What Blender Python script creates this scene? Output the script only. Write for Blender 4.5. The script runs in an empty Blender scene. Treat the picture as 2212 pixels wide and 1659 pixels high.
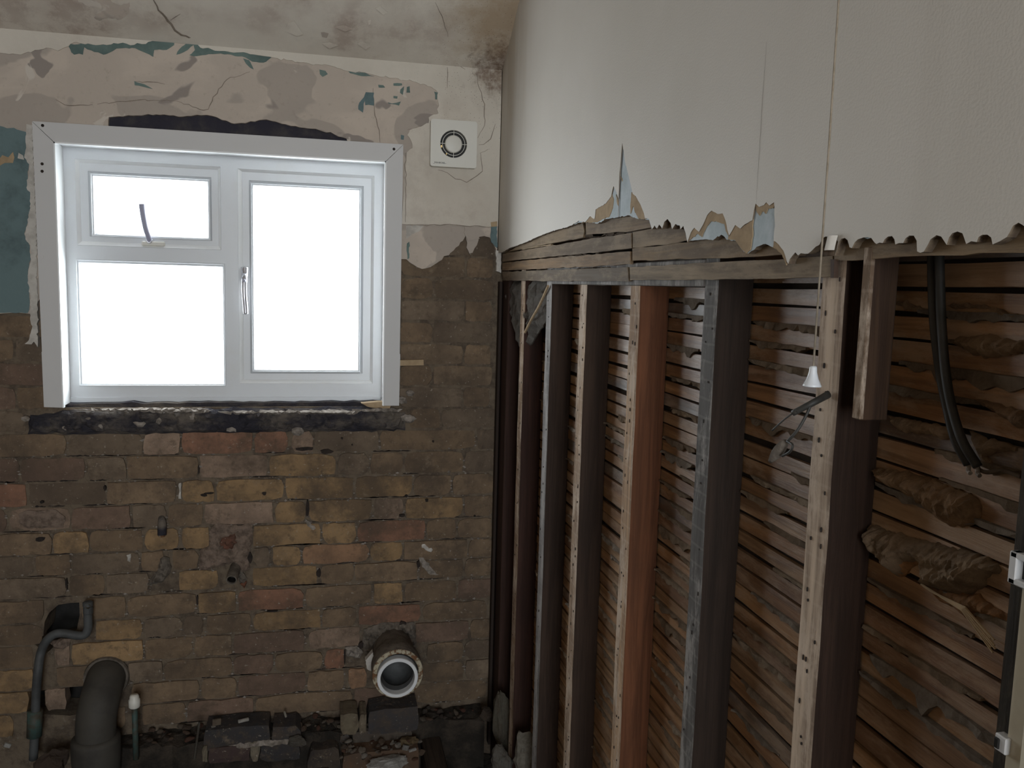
import bpy, math, random
import numpy as np
from mathutils import Vector, Matrix, noise as mnoise
from mathutils.geometry import delaunay_2d_cdt

random.seed(7)
SC = bpy.context.scene
COL = SC.collection

# ------------------------------------------------------------------ camera
YAW, PIT, ROL, FPX = 0.22194891, 0.11555054, -0.02753569, 1840.4
ZC = 1.45
def cam_rows():
    f = np.array([math.sin(YAW)*math.cos(PIT), math.cos(YAW)*math.cos(PIT), -math.sin(PIT)])
    r = np.array([math.cos(YAW), -math.sin(YAW), 0.0]); d = np.cross(f, r)
    c, s = math.cos(ROL), math.sin(ROL)
    return np.array([c*r+s*d, -s*r+c*d, f])
CM = cam_rows()
cd = bpy.data.cameras.new('camera'); cam = bpy.data.objects.new('camera', cd); COL.objects.link(cam)
cd.sensor_width = 36.0; cd.lens = FPX/2212*36.0; cd.clip_start = 0.02
mw = Matrix.Identity(4)
for i in range(3):
    mw[i][0] = CM[0][i]; mw[i][1] = -CM[1][i]; mw[i][2] = -CM[2][i]
mw[2][3] = ZC
cam.matrix_world = mw
SC.camera = cam

# ------------------------------------------------------------------ world, exposure
w = bpy.data.worlds.new('overcast_sky'); SC.world = w; w.use_nodes = True
w.node_tree.nodes['Background'].inputs[0].default_value = (0.90, 0.955, 1.0, 1)
w.node_tree.nodes['Background'].inputs[1].default_value = 15.0
SC.view_settings.view_transform = 'Standard'; SC.view_settings.look = 'None'
SC.view_settings.gamma = 1.0; SC.view_settings.use_curve_mapping = False
SC.view_settings.exposure = 0.0

YW = 2.70      # brick face of the window wall
RX = 0.549     # plaster face of the stud wall
def portal(name, loc, rot, sx, sy):
    l = bpy.data.lights.new(name, 'AREA'); l.shape = 'RECTANGLE'; l.size = sx; l.size_y = sy
    l.cycles.is_portal = True
    o = bpy.data.objects.new(name, l); COL.objects.link(o); o.location = loc; o.rotation_euler = rot
portal('window_daylight', (-0.27, 2.90, 1.44), (math.radians(-90), 0, 0), 0.95, 0.78)
portal('rear_fill_portal', (0.01, -2.38, 1.45), (math.radians(90), 0, 0), 1.02, 1.70)  # portal for the unseen rear opening, added as fill light

# ------------------------------------------------------------------ photo measurements -> points on real planes
def ray(x, y): return CM.T @ np.array([(x-1106)/FPX, (y-829.5)/FPX, 1.0])
def wy(x, y, Y=YW):
    d = ray(x, y); t = Y/d[1]; return (d[0]*t, Y, ZC+d[2]*t)
def wx(x, y, X=RX):
    d = ray(x, y); t = X/d[0]; return (X, d[1]*t, ZC+d[2]*t)
def pxz(pts, Y=YW): return [(p[0], p[2]) for p in (wy(a, b, Y) for a, b in pts)]
def pyz(pts, X=RX): return [(p[1], p[2]) for p in (wx(a, b, X) for a, b in pts)]

# ------------------------------------------------------------------ materials
class NT:
    def __init__(s, name):
        s.m = bpy.data.materials.new(name); s.m.use_nodes = True
        s.t = s.m.node_tree; s.b = s.t.nodes['Principled BSDF']; s.geo = None
    def n(s, k): return s.t.nodes.new(k)
    def l(s, a, b): s.t.links.new(a, b)
    def setv(s, inp, v):
        if hasattr(v, 'is_linked') or hasattr(v, 'links'): s.l(v, inp)
        else: inp.default_value = v
    def pos(s, sc=(1, 1, 1), off=(0, 0, 0)):
        if s.geo is None: s.geo = s.n('ShaderNodeNewGeometry')
        mp = s.n('ShaderNodeMapping'); s.l(s.geo.outputs['Position'], mp.inputs['Vector'])
        mp.inputs['Scale'].default_value = sc; mp.inputs['Location'].default_value = off
        return mp.outputs[0]
    def noise(s, scale, vec=None, detail=4, rough=0.6, dist=0.0):
        k = s.n('ShaderNodeTexNoise'); k.inputs['Scale'].default_value = scale
        k.inputs['Detail'].default_value = detail; k.inputs['Roughness'].default_value = rough
        k.inputs['Distortion'].default_value = dist
        s.l(vec if vec is not None else s.pos(), k.inputs['Vector']); return k.outputs[0]
    def vor(s, scale, vec=None, feat='F1'):
        k = s.n('ShaderNodeTexVoronoi'); k.inputs['Scale'].default_value = scale; k.feature = feat
        s.l(vec if vec is not None else s.pos(), k.inputs['Vector']); return k.outputs['Distance']
    def step(s, v, a, b):
        k = s.n('ShaderNodeMapRange'); k.interpolation_type = 'SMOOTHSTEP'
        k.inputs['From Min'].default_value = a; k.inputs['From Max'].default_value = b
        s.setv(k.inputs['Value'], v); return k.outputs[0]
    def math(s, op, a, b=0.0):
        k = s.n('ShaderNodeMath'); k.operation = op; s.setv(k.inputs[0], a); s.setv(k.inputs[1], b); return k.outputs[0]
    def mix(s, f, a, b, mode='MIX'):
        k = s.n('ShaderNodeMix'); k.data_type = 'RGBA'; k.blend_type = mode
        s.setv(k.inputs[0], f)
        for i, v in ((6, a), (7, b)):
            if isinstance(v, tuple): v = v if len(v) == 4 else v+(1,)
            s.setv(k.inputs[i], v)
        return k.outputs[2]
    def ocol(s):
        k = s.n('ShaderNodeObjectInfo'); return k.outputs['Color'], k.outputs['Random']
    def dist_to(s, p):
        if s.geo is None: s.geo = s.n('ShaderNodeNewGeometry')
        k = s.n('ShaderNodeVectorMath'); k.operation = 'DISTANCE'; s.l(s.geo.outputs['Position'], k.inputs[0])
        k.inputs[1].default_value = p; return k.outputs['Value']
    def bump(s, h, strength=0.5, dist=0.003):
        k = s.n('ShaderNodeBump'); k.inputs['Strength'].default_value = strength
        k.inputs['Distance'].default_value = dist; s.l(h, k.inputs['Height']); s.l(k.outputs[0], s.b.inputs['Normal'])
    def fin(s, col, rough=0.9, metal=0.0, spec=0.3):
        if isinstance(col, tuple): col = col if len(col) == 4 else col+(1,)
        s.setv(s.b.inputs['Base Color'], col); s.setv(s.b.inputs['Roughness'], rough)
        s.b.inputs['Metallic'].default_value = metal; s.b.inputs['Specular IOR Level'].default_value = spec
        return s.m

def M_topcoat(name='old_cream_plaster', amt=.2, lo=.44, lo2=.47):
    s = NT(name)
    c = s.mix(s.step(s.noise(3.0, detail=6), .35, .7), (.66, .61, .53), (.57, .52, .445))
    big = s.step(s.noise(2.6, s.pos(off=(4.3, 1, 0)), 3, .55), lo, lo+.22)
    st = s.math('MULTIPLY', s.step(s.noise(11, detail=9, rough=.72), lo2, lo2+.17), big)
    c = s.mix(s.math('MULTIPLY', st, .85*amt), c, (.24, .16, .125))
    c = s.mix(s.math('MULTIPLY', big, .5*amt), c, (.44, .35, .29))
    # brown mould in the corner under the sloping ceiling
    d = s.math('ADD', s.dist_to((0.55, 2.55, 2.25)), s.math('MULTIPLY', s.noise(14, detail=8, rough=.7), .30))
    c = s.mix(s.math('MULTIPLY', s.step(d, .42, .20), .75), c, (.33, .225, .125))
    d2 = s.math('ADD', s.dist_to((0.53, 2.67, 2.12)), s.math('MULTIPLY', s.noise(26, detail=8, rough=.8), .36))
    c = s.mix(s.math('MULTIPLY', s.step(d2, .30, .17), .85), c, (.13, .075, .045))
    sp = s.math('MULTIPLY', s.step(s.vor(120), .16, .08), s.step(s.dist_to((.55, 2.6, 2.1)), .38, .1))
    c = s.mix(s.math('MULTIPLY', sp, .8), c, (.08, .055, .04))
    s.bump(s.math('ADD', s.noise(60, detail=6), s.math('MULTIPLY', s.noise(9, detail=3), 2.0)), .35, .004)
    return s.fin(c, .88)
def M_base():
    s = NT('stripped_undercoat_plaster')
    p = s.pos((1, 1, 1.5))
    c = s.mix(s.step(s.noise(5, p, 5, .5, .4), .40, .56), (.56, .48, .405), (.50, .43, .365))
    g = s.step(s.noise(4.6, s.pos((1, 1, 1.5), (2.1, 0, 5.2)), 3, .45, .3), .52, .545)
    c = s.mix(s.math('MULTIPLY', g, .8), c, (.385, .335, .29))
    g2 = s.step(s.noise(5.2, s.pos((1, 1, 1.3), (7.6, 0, 1.2)), 3, .5, .5), .615, .635)
    c = s.mix(g2, c, (.30, .26, .23))
    g3 = s.step(s.noise(9, s.pos(off=(1.1, 3, 2)), 4, .5, .6), .64, .66)
    c = s.mix(g3, c, (.60, .54, .47))
    c = s.mix(s.math('MULTIPLY', s.step(s.noise(70, detail=5), .55, .8), .35), c, (.27, .225, .18))
    s.bump(s.math('ADD', s.noise(55, detail=6), s.math('MULTIPLY', g, .8)), .4, .003)
    return s.fin(c, .92)
def M_simple(name, c1, c2, sc=20, bs=.4, bd=.003, rough=.9, lo=.38, hi=.66, spec=.3, bsc=60, vec=None):
    s = NT(name); v = s.pos(vec) if vec else None
    c = s.mix(s.step(s.noise(sc, v, 6, .65), lo, hi), c1, c2)
    if bs: s.bump(s.noise(bsc, v, 6, .65), bs, bd)
    return s.fin(c, rough, spec=spec)
def M_brick():
    s = NT('old_brick'); oc, rn = s.ocol()
    c = s.mix(s.step(s.noise(9, detail=7, rough=.65), .35, .68), oc, s.mix(.55, oc, (.075, .055, .042)))
    c = s.mix(s.math('MULTIPLY', s.step(s.noise(5, s.pos(off=(3, 9, 1)), 6, .7), .46, .66), .75), c, (.085, .064, .047))
    c = s.mix(s.math('MULTIPLY', s.step(s.noise(16, s.pos(off=(1, 2, 8)), 8, .7), .58, .72), .55), c, (.27, .205, .14))
    c = s.mix(s.math('MULTIPLY', s.step(s.noise(34, s.pos(off=(8, 4, 2)), 8, .75), .50, .66), .6), c, (.10, .073, .05))
    c = s.mix(s.math('MULTIPLY', s.step(s.noise(90, detail=4, rough=.7), .62, .72), .7), c, (.40, .35, .28))
    s.bump(s.math('ADD', s.noise(45, detail=8, rough=.7), s.math('MULTIPLY', s.noise(14, detail=4), 1.5)), .75, .005)
    return s.fin(c, .93, spec=.2)
def M_mortar():
    s = NT('lime_mortar')
    c = s.mix(s.step(s.noise(22, detail=7, rough=.7), .40, .66), (.20, .155, .11), (.105, .08, .06))
    c = s.mix(s.math('MULTIPLY', s.step(s.noise(60, s.pos(off=(5, 0, 3)), 5, .7), .60, .70), .7), c, (.27, .235, .19))
    s.bump(s.noise(110, detail=8, rough=.75), .9, .006)
    return s.fin(c, .95, spec=.15)
def M_wood(name, axis, c_dark, c_mid, dust=None, dustamt=.5, use_obj=True, gsc=60, spec=.25, rough=.8, ghost=0):
    s = NT(name); sc = {'z': (1, 1, .045), 'y': (1, .045, 1), 'x': (.045, 1, 1)}[axis]
    oc, rn = s.ocol()
    g = s.noise(gsc, s.pos(sc), 8, .7, .4)
    base = oc if use_obj else c_mid+(1,)
    c = s.mix(s.step(g, .36, .64), base, s.mix(.8, base, c_dark))
    c = s.mix(s.math('MULTIPLY', s.step(s.noise(4, s.pos(off=(2, 5, 1)), 5), .45, .7), .45), c, c_dark)
    if dust:
        dn = s.step(s.noise(26, s.pos(tuple(.25+.75*k for k in sc)), 8, .75), .46, .62)
        c = s.mix(s.math('MULTIPLY', dn, dustamt), c, dust)
    if ghost:
        sx = s.n('ShaderNodeSeparateXYZ'); s.l(s.pos((1, 1, 35.2)), sx.inputs[0])
        fr = s.math('FRACT', s.math('ADD', sx.outputs[2], s.math('MULTIPLY', s.noise(6, s.pos()), .5)))
        c = s.mix(s.math('MULTIPLY', s.step(s.math('ABSOLUTE', s.math('SUBTRACT', fr, .5)), .10, .03), ghost), c, dust)
    s.bump(g, .55, .003)
    return s.fin(c, rough, spec=spec)
def M_white(name='white_upvc', c=(.64, .66, .68), rough=.32, grime=.25):
    s = NT(name)
    k = s.mix(s.math('MULTIPLY', s.step(s.noise(6, detail=6, rough=.7), .48, .75), grime), c, (.55, .53, .47))
    s.bump(s.noise(300, detail=2), .04, .001)
    return s.fin(k, rough, spec=.5)
def M_wallpaint():
    s = NT('off_white_textured_wall_paint')
    c = s.mix(s.step(s.noise(1.6, detail=4), .35, .7), (.62, .585, .53), (.57, .535, .475))
    # brownish run marks beside the corner
    k = s.math('MULTIPLY', s.step(s.noise(9, s.pos((1, 1, .12)), 5), .45, .65), s.step(s.dist_to((.549, 2.72, 1.95)), .62, .1))
    c = s.mix(s.math('MULTIPLY', k, .45), c, (.42, .35, .25))
    s.bump(s.noise(330, detail=3, rough=.5), .22, .002)
    return s.fin(c, .62, spec=.35)
def M_key():
    s = NT('hairy_lime_plaster')
    oc, rn = s.ocol()
    c = s.mix(s.step(s.noise(40, detail=8, rough=.75), .38, .66), oc, s.mix(.5, oc, (.10, .07, .05)))
    s.bump(s.noise(150, detail=8, rough=.8), 1.0, .009)
    return s.fin(c, .97, spec=.1)
def M_rust():
    s = NT('chipped_cream_rusty_iron')
    r = s.step(s.noise(55, detail=7, rough=.75), .49, .56)
    c = s.mix(r, (.42, .37, .27), s.mix(s.noise(90), (.10, .045, .022), (.22, .11, .05)))
    s.bump(s.math('SUBTRACT', 1.0, r), .6, .002)
    return s.fin(c, .8)

MT = {}
MT['top'] = M_topcoat(); MT['ceil'] = M_topcoat('damp_stained_ceiling_plaster', .72, .38, .43); MT['base'] = M_base(); MT['brick'] = M_brick(); MT['mortar'] = M_mortar()
MT['teal'] = M_simple('teal_distemper', (.16, .22, .20), (.105, .15, .14), 9, .4, .003)
MT['teal2'] = M_simple('blue_teal_distemper', (.14, .20, .205), (.075, .105, .11), 8, .5, .004, lo=.42, hi=.72)
MT['whitefill'] = M_simple('white_filler', (.56, .53, .48), (.42, .39, .35), 30, .6, .004)
MT['lintel'] = M_simple('sooty_lintel', (.035, .033, .045), (.085, .075, .068), 12, .8, .006, lo=.42, hi=.75)
MT['sill'] = M_simple('rotten_sooty_timber', (.032, .030, .038), (.16, .135, .11), 14, 1.0, .010, lo=.42, hi=.70, vec=(.5, 1, 1))
MT['scab'] = M_simple('pale_mortar_scab', (.34, .30, .26), (.17, .145, .12), 40, .9, .006)
MT['cement'] = M_simple('grey_cement_smear', (.16, .135, .11), (.085, .07, .055), 35, .8, .005)
MT['pinkcem'] = M_simple('pinkish_mortar_patch', (.21, .155, .12), (.11, .08, .06), 45, .9, .006)
MT['wall'] = M_wallpaint()
MT['tan'] = M_simple('tan_backing_paper', (.42, .31, .19), (.33, .24, .145), 30, .4, .002)
MT['blue'] = M_simple('pale_blue_old_paint', (.40, .455, .485), (.29, .35, .37), 14, .4, .003, rough=.6)
MT['flath'] = M_wood('dusty_front_lath', 'y', (.11, .078, .05), (.2, .15, .1), (.34, .265, .18), .45)
MT['rlath'] = M_wood('brown_rear_lath', 'y', (.13, .065, .03), (.2, .12, .07), (.55, .42, .30), .32, spec=.5, rough=.5)
MT['studf'] = M_wood('plaster_dusted_stud_face', 'z', (.15, .10, .07), (.3, .22, .16), (.62, .51, .41), .7, rough=.85, ghost=.14)
MT['studs'] = M_wood('brown_stud_side', 'z', (.028, .015, .010), (.1, .05, .03), None, 0, rough=.75)
MT['studg'] = M_wood('grey_weathered_stud_face', 'z', (.07, .062, .056), (.14, .13, .12), (.42, .395, .37), .6, ghost=.12)
MT['key'] = M_key()
MT['hole'] = M_simple('dark_nail_hole', (.018, .014, .012), (.035, .025, .02), 40, 0)
MT['crack'] = M_simple('brown_crack_line', (.20, .165, .13), (.30, .25, .20), 40, 0)  # narrow brown line colour for cracks and seams
MT['upvc'] = M_white()
MT['reveal'] = M_white('white_lining_and_lit_chamfer', (.84, .85, .85), .4, .1)  # also on the sash chamfers, where the lighter white paints in light
MT['arch'] = M_white('white_plastic_architrave', (.56, .55, .54), .5, .2)
MT['fan'] = M_white('aged_white_fan_plastic', (.66, .64, .575), .45, .2)
MT['black'] = M_simple('black_plastic_and_hole_shade', (.012, .011, .010), (.02, .018, .016), 40, 0, rough=.5)  # also paints the shade inside wall holes
MT['brass'] = NT('polished_brass').fin((.75, .55, .25), .25, 1.0, .5)
MT['chrome'] = NT('satin_silver').fin((.62, .62, .66), .35, .85, .5)
MT['greyhandle'] = NT('grey_lavender_stay').fin((.33, .33, .42), .45, 0, .4)
MT['ink'] = NT('dark_printed_ink').fin((.05, .05, .05), .6)
MT['rust'] = M_rust()
MT['whitepipe'] = M_white('white_pipe_plastic', (.72, .73, .74), .35, .1)
MT['ironpipe'] = M_simple('grey_brown_clay_pipe', (.062, .056, .047), (.040, .036, .031), 10, .25, .002, rough=.7)
MT['leadpipe'] = M_simple('dull_grey_lead_pipe', (.075, .078, .078), (.045, .046, .046), 14, .3, .002, rough=.6, spec=.4)
MT['verdigris'] = M_simple('green_tarnished_copper', (.05, .085, .075), (.06, .045, .03), 40, .3, .002, rough=.6)
MT['dirt'] = M_simple('dark_rubble_dirt', (.022, .018, .014), (.060, .046, .034), 14, 1.0, .012, bsc=40)
MT['stone'] = M_key(); MT['stone'].name = 'rubble_stone'
MT['brokenedge'] = M_simple('broken_brown_plaster_edge', (.20, .15, .10), (.12, .085, .06), 60, .8, .004)
MT['cable'] = M_simple('black_rubber_cable', (.03, .029, .026), (.045, .042, .037), 30, .15, .001, rough=.55)
MT['cord'] = M_simple('dirty_cream_cord', (.30, .25, .19), (.22, .18, .13), 60, 0)
MT['joist'] = M_wood('black_brown_joist', 'y', (.02, .014, .01), (.06, .042, .03), None, 0, use_obj=False)
MT['cream'] = M_simple('cream_gloss_paint', (.60, .565, .45), (.50, .46, .36), 6, .12, .002, rough=.35, spec=.5, bsc=25)
MT['darkedge'] = M_wood('dark_dirty_timber_edge', 'z', (.02, .017, .013), (.05, .04, .03), (.13, .11, .085), .4, use_obj=False)
MT['steel'] = NT('painted_steel_keep').fin((.62, .62, .62), .4, .3, .5)
MT['roomwall'] = M_simple('bare_brown_room_plaster', (.36, .29, .22), (.27, .21, .155), 3, .3, .003)
MT['ceil2'] = MT['top']
def M_glass():
    s = NT('window_glass'); t = s.t; out = t.nodes['Material Output']
    tr = s.n('ShaderNodeBsdfTransparent'); tr.inputs[0].default_value = (.97, .98, .98, 1)
    gl = s.n('ShaderNodeBsdfGlossy'); gl.inputs['Roughness'].default_value = .12
    mx = s.n('ShaderNodeMixShader'); mx.inputs[0].default_value = .06
    s.l(tr.outputs[0], mx.inputs[1]); s.l(gl.outputs[0], mx.inputs[2]); s.l(mx.outputs[0], out.inputs[0])
    return s.m
MT['glass'] = M_glass()

# ------------------------------------------------------------------ mesh helpers
def obj(name, verts, faces, mat, parent=None, smooth=False, color=None, mats=None, fmat=None):
    me = bpy.data.meshes.new(name); me.from_pydata([tuple(v) for v in verts], [], faces)
    if mats:
        for m in mats: me.materials.append(MT[m])
        if fmat: me.polygons.foreach_set('material_index', fmat)
    else: me.materials.append(MT[mat])
    if smooth: me.polygons.foreach_set('use_smooth', [True]*len(me.polygons))
    me.update()
    o = bpy.data.objects.new(name, me); COL.objects.link(o)
    if parent: o.parent = parent
    if color: o.color = tuple(color)+(1,)
    return o
def tag(o, label, cat=None, group=None, kind=None):
    if label: o['label'] = label
    if cat: o['category'] = cat
    if group: o['group'] = group
    if kind: o['kind'] = kind
    return o
def empty(name, label, cat, loc=(0, 0, 0), group=None, kind=None):
    # the thing's root; parts are built in world coordinates, so the root keeps an inverse offset
    o = bpy.data.objects.new(name, None); COL.objects.link(o); o.empty_display_size = .05
    tag(o, label, cat, group, kind); return o
def join(*parts):
    V, F = [], []
    for v, f in parts:
        k = len(V); V += list(v); F += [tuple(i+k for i in q) for q in f]
    return V, F
def box(a, b):
    (x0, y0, z0), (x1, y1, z1) = a, b
    x0, x1 = min(x0, x1), max(x0, x1); y0, y1 = min(y0, y1), max(y0, y1); z0, z1 = min(z0, z1), max(z0, z1)
    v = [(x0, y0, z0), (x1, y0, z0), (x1, y1, z0), (x0, y1, z0), (x0, y0, z1), (x1, y0, z1), (x1, y1, z1), (x0, y1, z1)]
    f = [(0, 3, 2, 1), (4, 5, 6, 7), (0, 1, 5, 4), (1, 2, 6, 5), (2, 3, 7, 6), (3, 0, 4, 7)]
    return v, f
def bbox(a, b, r=.002):
    """box with chamfered edges"""
    x0, y0, z0 = (min(a[i], b[i]) for i in range(3)); x1, y1, z1 = (max(a[i], b[i]) for i in range(3))
    r = min(r, (x1-x0)*.45, (y1-y0)*.45, (z1-z0)*.45)
    import bmesh
    bm = bmesh.new(); v, f = box(a, b); vs = [bm.verts.new(p) for p in v]
    for q in f: bm.faces.new([vs[i] for i in q])
    bmesh.ops.bevel(bm, geom=bm.edges[:], offset=r, segments=1, affect='EDGES')
    V = [tuple(q.co) for q in bm.verts]; bm.verts.index_update(); F = [tuple(k.index for k in q.verts) for q in bm.faces]; bm.free()
    return V, F
def inside(p, poly):
    x, y = p; c = False; j = len(poly)-1
    for i in range(len(poly)):
        xi, yi = poly[i]; xj, yj = poly[j]
        if (yi > y) != (yj > y) and x < (xj-xi)*(y-yi)/(yj-yi)+xi: c = not c
        j = i
    return c
def segdist(p, poly):
    best = 9e9; px, py = p
    for i in range(len(poly)):
        ax, ay = poly[i-1]; bx, by = poly[i]; dx, dy = bx-ax, by-ay; L = dx*dx+dy*dy
        t = 0 if L == 0 else max(0, min(1, ((px-ax)*dx+(py-ay)*dy)/L))
        d = (px-ax-t*dx)**2+(py-ay-t*dy)**2
        if d < best: best = d
    return math.sqrt(best)
def rag(pts, amp, step, seed=0, closed=False):
    """break a polyline into short uneven pieces"""
    rnd = random.Random(seed); out = []; n = len(pts)
    for i in range(n if closed else n-1):
        a, b = pts[i], pts[(i+1) % n]; L = math.hypot(b[0]-a[0], b[1]-a[1]); k = max(1, int(L/step))
        for j in range(k):
            t = j/k + (rnd.uniform(-.3, .3)/k if j else 0)
            o = 0 if j == 0 else rnd.gauss(0, amp)
            nx, ny = (-(b[1]-a[1])/L, (b[0]-a[0])/L) if L else (0, 0)
            out.append((a[0]+(b[0]-a[0])*t+nx*o, a[1]+(b[1]-a[1])*t+ny*o))
    if not closed: out.append(pts[-1])
    return out
def fill(outer, holes=(), grid=0, seed=0):
    """triangulate polygon with holes, optional interior points -> verts2d, tris, oriented boundary edges"""
    rnd = random.Random(seed); V = []; E = []
    for lp in [outer]+list(holes):
        k = len(V); V += [Vector(p) for p in lp]; E += [(k+i, k+(i+1) % len(lp)) for i in range(len(lp))]
    if grid:
        xs = [p[0] for p in outer]; ys = [p[1] for p in outer]
        nx = int((max(xs)-min(xs))/grid); ny = int((max(ys)-min(ys))/grid)
        for i in range(nx+1):
            for j in range(ny+1):
                p = (min(xs)+(i+.5+.5*(j % 2))*grid+rnd.uniform(-.25, .25)*grid, min(ys)+(j+.5)*grid+rnd.uniform(-.25, .25)*grid)
                if inside(p, outer) and not any(inside(p, h) for h in holes) and segdist(p, outer) > grid*.45:
                    V.append(Vector(p))
    v, e, f, *_ = delaunay_2d_cdt(V, E, [], 0, 1e-6)
    tris = []
    for t in f:
        c = (sum(v[i][0] for i in t)/3, sum(v[i][1] for i in t)/3)
        if inside(c, outer) and not any(inside(c, h) for h in holes):
            a, b, d = (v[i] for i in t)
            if (b[0]-a[0])*(d[1]-a[1])-(b[1]-a[1])*(d[0]-a[0]) < 0: t = (t[0], t[2], t[1])
            tris.append(tuple(t))
    cnt = {}
    for t in tris:
        for i in range(3): cnt[(t[i], t[(i+1) % 3])] = 1
    edges = [k for k in cnt if (k[1], k[0]) not in cnt]
    return [tuple(p) for p in v], tris, edges
def slab(name, outer, plane, front, back, mat, parent=None, holes=(), grid=0, hfun=None, closed_back=True, color=None, smooth=False, seed=0, edge_mat=None):
    """extruded outline. plane 'y': outline is (x,z), front face looks to -y. plane 'x': outline is (y,z), front looks to -x. plane 'z': (x,y) front looks up."""
    v, tris, edges = fill(outer, holes, grid, seed)
    def P(p, d):
        return (p[0], d, p[1]) if plane == 'y' else (d, p[0], p[1]) if plane == 'x' else (p[0], p[1], d)
    sg = 1 if plane == 'z' else -1
    F = []; n = len(v)
    V = [P(p, front+sg*(hfun(p) if hfun else 0)) for p in v]+[P(p, back) for p in v]
    flip = plane == 'x'
    for t in tris:
        F.append((t[0], t[2], t[1]) if flip else t)
        if closed_back: F.append(tuple(i+n for i in (t if flip else (t[0], t[2], t[1]))))
    for a, b in edges: F.append((b+n, a+n, a, b) if flip else (a, a+n, b+n, b))
    if edge_mat:
        return obj(name, V, F, None, parent, smooth=smooth, color=color, mats=[mat, edge_mat], fmat=[0]*(len(F)-len(edges))+[1]*len(edges))
    return obj(name, V, F, mat, parent, smooth=smooth, color=color)
def nz(p, s, seed=0): return mnoise.fractal(Vector((p[0]*s+seed*3.1, p[1]*s, (p[2]*s if len(p) > 2 else 0)+seed)), 1.0, 2.0, 4)
def clump(name, outer, plane, at, thick, mat, parent=None, grid=.006, edge=.01, rough=.5, color=None, seed=0, nscale=60, fine=0):
    """a lump of stuck-on plaster: thick in the middle, thin ragged rim"""
    def h(p):
        d = min(1, segdist(p, outer)/edge)
        return thick*(d**.6)*(1+rough*1.6*nz(p, nscale, seed)+fine*nz(p, 330, seed+5))
    return slab(name, outer, plane, at, at+.004*(-1 if plane == 'z' else 1), mat, parent, grid=grid, hfun=h, closed_back=False, color=color, seed=seed)
def crspline(pts, n=8):
    P = [Vector(p) for p in pts]; P = [P[0]*2-P[1]]+P+[P[-1]*2-P[-2]]; out = []
    for i in range(1, len(P)-2):
        a, b, c, d = P[i-1:i+3]
        for k in range(n):
            t = k/n; out.append(.5*((2*b)+(c-a)*t+(2*a-5*b+4*c-d)*t*t+(3*b-a-3*c+d)*t**3))
    out.append(P[-2]); return out
def tube(path, r, n=12, cap=True):
    path = [Vector(p) for p in path]; R = r if callable(r) else (lambda t: r)
    V, F = [], []; up = None; m = len(path)
    for i, p in enumerate(path):
        t = (path[min(i+1, m-1)]-path[max(i-1, 0)]).normalized()
        if up is None:
            up = Vector((0, 0, 1)) if abs(t.z) < .9 else Vector((1, 0, 0))
        up = (up-t*up.dot(t)).normalized(); s = t.cross(up); rr = R(i/(m-1))
        for k in range(n):
            a = 2*math.pi*k/n; V.append(tuple(p+up*math.cos(a)*rr+s*math.sin(a)*rr))
    for i in range(m-1):
        for k in range(n):
            F.append((i*n+k, i*n+(k+1) % n, (i+1)*n+(k+1) % n, (i+1)*n+k))
    if cap: F.append(tuple(range(n))[::-1]); F.append(tuple((m-1)*n+k for k in range(n)))
    return V, F
def lathe(profile, origin, axis, n=40):
    """profile [(radius, along axis)]"""
    a = Vector(axis).normalized(); u = Vector((0, 0, 1)) if abs(a.z) < .9 else Vector((1, 0, 0)); u = (u-a*u.dot(a)).normalized(); s = a.cross(u)
    o = Vector(origin); V = []; F = []
    for r, h in profile:
        for k in range(n):
            t = 2*math.pi*k/n; V.append(tuple(o+a*h+(u*math.cos(t)+s*math.sin(t))*r))
    for i in range(len(profile)-1):
        for k in range(n): F.append((i*n+k, i*n+(k+1) % n, (i+1)*n+(k+1) % n, (i+1)*n+k))
    return V, F
def rock(r, seed, squash=(1, 1, 1)):
    import bmesh
    bm = bmesh.new(); bmesh.ops.create_icosphere(bm, subdivisions=2, radius=1)
    rnd = random.Random(seed); off = rnd.uniform(0, 50)
    cuts = [Vector((rnd.gauss(0, 1), rnd.gauss(0, 1), rnd.gauss(0, 1))).normalized() for _ in range(7)]
    V = []
    for v in bm.verts:
        p = v.co.copy()
        for c in cuts:
            e = p.dot(c)-.68
            if e > 0: p -= c*e
        p *= 1+.16*mnoise.noise(p*2.2+Vector((off, 0, 0)))
        V.append((p.x*r*squash[0], p.y*r*squash[1], p.z*r*squash[2]))
    bm.verts.index_update(); F = [tuple(q.index for q in f.verts) for f in bm.faces]; bm.free()
    return V, F

def boulder(r, seed, squash):
    import bmesh
    bm = bmesh.new(); bmesh.ops.create_icosphere(bm, subdivisions=4, radius=1)
    rnd = random.Random(seed); off = Vector((rnd.uniform(0, 50), 0, 0))
    cuts = [Vector((rnd.gauss(0, 1), rnd.gauss(0, 1), rnd.gauss(0, 1))).normalized() for _ in range(9)]
    V = []
    for v in bm.verts:
        p = v.co.copy()
        for c in cuts:
            e = p.dot(c)-rnd.uniform(.60, .62)
            if e > 0: p -= c*e
        p *= 1+.22*mnoise.fractal(p*2.0+off, 1.0, 2.0, 5)
        V.append((p.x*r*squash[0], p.y*r*squash[1], p.z*r*squash[2]))
    bm.verts.index_update(); F = [tuple(q.index for q in f.verts) for f in bm.faces]; bm.free()
    return V, F

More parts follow.
